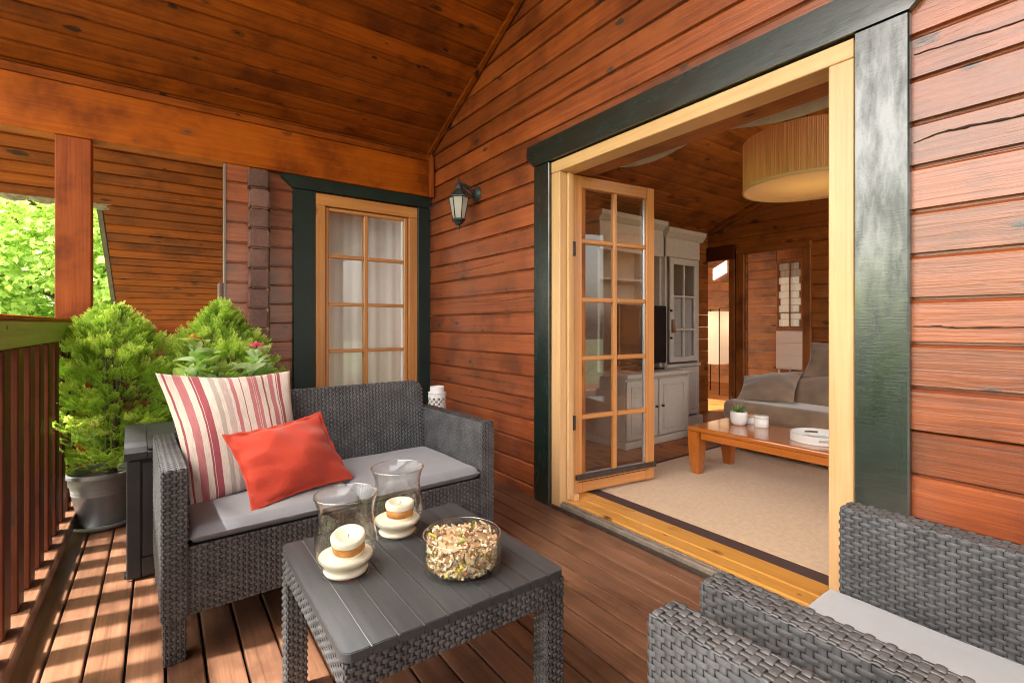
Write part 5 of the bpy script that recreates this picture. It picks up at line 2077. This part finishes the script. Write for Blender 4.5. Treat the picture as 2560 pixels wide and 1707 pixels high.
hp = thing('house_plant', 'green succulent with silvery sprigs in a round white pot on the coffee table', 'potted plant', (3.075, 1.70, cz + .0005))
lathe('pot', [(.001, 0), (.035, 0), (.046, .012), (.052, .035), (.053, .070), (.050, .088), (.046, .088), (.046, .070), (.001, .070)], WHITE, hp, seg=36)
lathe('soil', [(.001, .082), (.046, .079)], SOIL, hp, seg=20)
rr = random.Random(5)
SUC = plain('succulent', (.22, .36, .07), .5, noise=.3, trans=.2)
SIL = plain('silver_sprig', (.30, .27, .25), .8)
for k_ in range(34):
    V, F = leaf_geo(rr.uniform(.03, .055), .006, -.1, .4, 4)
    o = mesh_obj('leaf', V, F, SUC, hp, (rr.uniform(-.02, .02), rr.uniform(-.02, .02), .085), True)
    o.rotation_euler = (0, -rr.uniform(.2, 1.4), rr.uniform(0, 6.28))
for k_ in range(9):
    a = rr.uniform(1.6, 4.4)
    tube('sprig', [(0, 0, .08), (.03 * math.cos(a), .03 * math.sin(a), .13), (.06 * math.cos(a), .05 * math.sin(a), .17 + rr.uniform(-.03, .03))], .0022, SIL, hp, 4, taper=.0008)
j1 = thing('candle_jar', 'small plain white candle jar at the near edge of the coffee table', 'jar', (3.118, 1.575, cz + .0005))
lathe('jar_body', [(.001, 0), (.038, 0), (.041, .004), (.041, .060), (.001, .060)], WHITE, j1, seg=36)
lathe('lid', [(.001, .0605), (.043, .0605), (.043, .072), (.040, .074), (.001, .074)], WHITE, j1, seg=36)
j2 = thing('round_box', 'low white round box with pale wooden lid behind the candle jar', 'box', (3.195, 1.70, cz + .0005))
lathe('box_body', [(.001, 0), (.055, 0), (.056, .004), (.056, .045), (.001, .045)], WHITE, j2, seg=36)
lathe('lid', [(.001, .0455), (.058, .0455), (.059, .050), (.057, .058), (.001, .058)], HW, j2, seg=36)
tr = thing('round_tray', 'round white tray with cut out handles on the coffee table', 'tray', (3.01, 1.20, cz + .0005))
lathe('tray_floor', [(.001, 0), (.138, 0), (.140, .004), (.001, .005)], WHITE, tr, seg=64)
V, F = [], []
seg = 96
for i in range(seg):
    a = 2 * PI * i / seg
    for (r_, z_) in ((.139, .003), (.139, .018), (.139, .030), (.139, .045), (.134, .045), (.134, .030), (.134, .018), (.134, .003)):
        V.append((r_ * math.cos(a), r_ * math.sin(a), z_))
for i in range(seg):
    j = (i + 1) % seg
    a = (360 * i / seg)
    slot = abs((a - 215 + 180) % 360 - 180) < 16 or abs((a - 35 + 180) % 360 - 180) < 16
    for k_ in range(8):
        if slot and k_ in (1, 5):
            continue
        F.append((i * 8 + k_, j * 8 + k_, j * 8 + (k_ + 1) % 8, i * 8 + (k_ + 1) % 8))
mesh_obj('tray_wall', V, F, WHITE, tr, (0, 0, 0))

# sofa
so = thing('sofa', 'brown taupe sofa behind the coffee table', 'sofa', (0, 0, 0))


def puff(name, x0_, x1_, y0_, y1_, z0_, z1_, parent, mat=SOFAB, bev=.05):
    return box(name, x0_, x1_, y0_, y1_, z0_, z1_, mat, parent, bev, 4, share=False)


puff('seat_base', 3.56, 4.48, -.6, 2.12, FZ + .05, .26, so, bev=.03)
puff('seat', 3.54, 4.30, 1.30, 2.10, .262, .42, so)
puff('seat', 3.54, 4.30, -.5, 1.295, .262, .42, so)
puff('backrest', 4.10, 4.50, -.5, 1.80, .30, .62, so, bev=.06)
for q in ((3.6, -.55), (3.6, 2.05), (4.4, -.55), (4.4, 2.05)):
    tube('foot', [(q[0], q[1], FZ), (q[0], q[1], FZ + .055)], .02, BLACK, so, 8)
c1 = pillow('sofa_pillow', (4.02, 1.72, .60), (4.08, 1.10, .60), (4.22, 1.74, .86), (4.25, 1.15, .86), .16, SOFAB, 'tall taupe back pillow at the right end of the sofa in view', 0, 1.2, 21)
c2 = pillow('sofa_pillow', (3.86, 1.84, .38), (3.82, 1.02, .37), (4.10, 1.82, .62), (4.14, 1.02, .64), .16, SOFAB, 'lower taupe pillow standing on the sofa seat', 0, 1.2, 23)
c3 = pillow('sofa_pillow', (3.62, 2.02, .42), (3.66, 1.62, .44), (4.06, 2.20, .56), (4.05, 1.72, .64), .13, SOFAB, 'slumped taupe pillow lying at the left end of the sofa', 0, 1.6, 25)

# pendant lamp
pl = thing('pendant_lamp', 'large drum pendant lamp with pleated beige shade above the coffee table', 'pendant lamp', (2.935, 1.225, 0))
pr_, pz0, pz1 = .325, 1.772, 2.045
V, F = [], []
n = 420
for i in range(n):
    a = 2 * PI * i / n
    r_ = pr_ + (.0022 if i % 2 else -.0008) + .0012 * math.sin(i * 1.7)
    for (d, z_) in ((0, pz0 + .006), (0, pz1), (-.004, pz1), (-.004, pz0 + .006)):
        V.append(((r_ + d) * math.cos(a), (r_ + d) * math.sin(a), z_))
for i in range(n):
    j = (i + 1) % n
    for k_ in range(4):
        F.append((i * 4 + k_, j * 4 + k_, j * 4 + (k_ + 1) % 4, i * 4 + (k_ + 1) % 4))
mesh_obj('lamp_shade', V, F, SHADE, pl)
lathe('shade_trim', [(pr_ + .003, pz0 + .012), (pr_ + .005, pz0 + .006), (pr_ + .004, pz0 - .006), (pr_ - .006, pz0 - .006), (pr_ - .006, pz0 + .004)], plain('trim_beige', (.72, .52, .28), .6), pl, seg=96)
lathe('diffuser', [(.001, pz0 + .004), (pr_ - .008, pz0 + .004), (pr_ - .008, pz0 + .008), (.001, pz0 + .008)], DIFF, pl, seg=96)
tube('cable', [(0, 0, pz0 + .1), (0, 0, 2.72)], .004, BLACK, pl, 6)
lathe('bulb', [(.001, pz0 + .05), (.03, pz0 + .07), (.034, pz0 + .09), (.02, pz0 + .12), (.001, pz0 + .13)], BULB, pl, seg=20)
pll = bpy.data.lights.new('pendant_light', 'POINT')
pll.energy = 1.0
pll.color = (1, .76, .50)
pll.shadow_soft_size = .12
plo = bpy.data.objects.new('pendant_light', pll)
C.objects.link(plo)
plo.location = (2.935, 1.225, 1.98)

# floor lamp in the hall
fl = thing('floor_lamp', 'square paper floor lamp glowing in the hall beyond the cabinet', 'floor lamp', (6.44, 3.92, FZ))
hw = .17
V, F = [], []
for (a, b) in ((-hw, -hw), (hw, -hw), (hw, hw), (-hw, hw)):
    for d in (1, .985):
        for z_ in (.42, 1.16):
            V.append((a * d, b * d, z_))
for i in range(4):
    j = (i + 1) % 4
    F += [(i * 4, j * 4, j * 4 + 1, i * 4 + 1), (i * 4 + 2, i * 4 + 3, j * 4 + 3, j * 4 + 2), (i * 4 + 1, j * 4 + 1, j * 4 + 3, i * 4 + 3), (i * 4, i * 4 + 2, j * 4 + 2, j * 4)]
mesh_obj('lamp_shade', V, F, PAPER, fl)
for (a, b) in ((-hw, -hw), (hw, -hw), (hw, hw), (-hw, hw)):
    tube('leg', [(a * 1.03, b * 1.03, 0), (a * 1.03, b * 1.03, 1.20)], .008, BLACK, fl, 6)
tube('top_rod', [(-hw * 1.03, -hw * 1.03, 1.20), (hw * 1.03, -hw * 1.03, 1.20)], .006, STEEL, fl, 6)
lathe('bulb', [(.001, .82), (.03, .84), (.034, .87), (.02, .9), (.001, .91)], BULB, fl, seg=16)
fll = bpy.data.lights.new('floor_lamp_light', 'POINT')
fll.energy = 0.35
fll.color = (1, .66, .38)
fll.shadow_soft_size = .05
flo = bpy.data.objects.new('floor_lamp_light', fll)
C.objects.link(flo)
flo.location = (6.44, 3.92, FZ + 1.0)

# draped cloth under the room ceiling just inside the door
s1 = pleat_sheet('draped_cloth', 1.33, 1.96, 2.10, 0, 2.02, .0015, .09, CLOTH, 'y', 80, None, lambda t: 1.915 - .055 * math.sin(PI * t) - .0 * t)
tag(s1, 'swag of off white cloth hanging inside the door above the open leaf', 'drape', 'cloth swags above the door')
s2 = pleat_sheet('draped_cloth', .42, 1.30, 2.10, 0, 2.04, .0015, .09, CLOTH, 'y', 80, None, lambda t: 1.915 - .072 * math.sin(PI * t))
tag(s2, 'swag of off white cloth hanging inside the door in front of the pendant lamp', 'drape', 'cloth swags above the door')
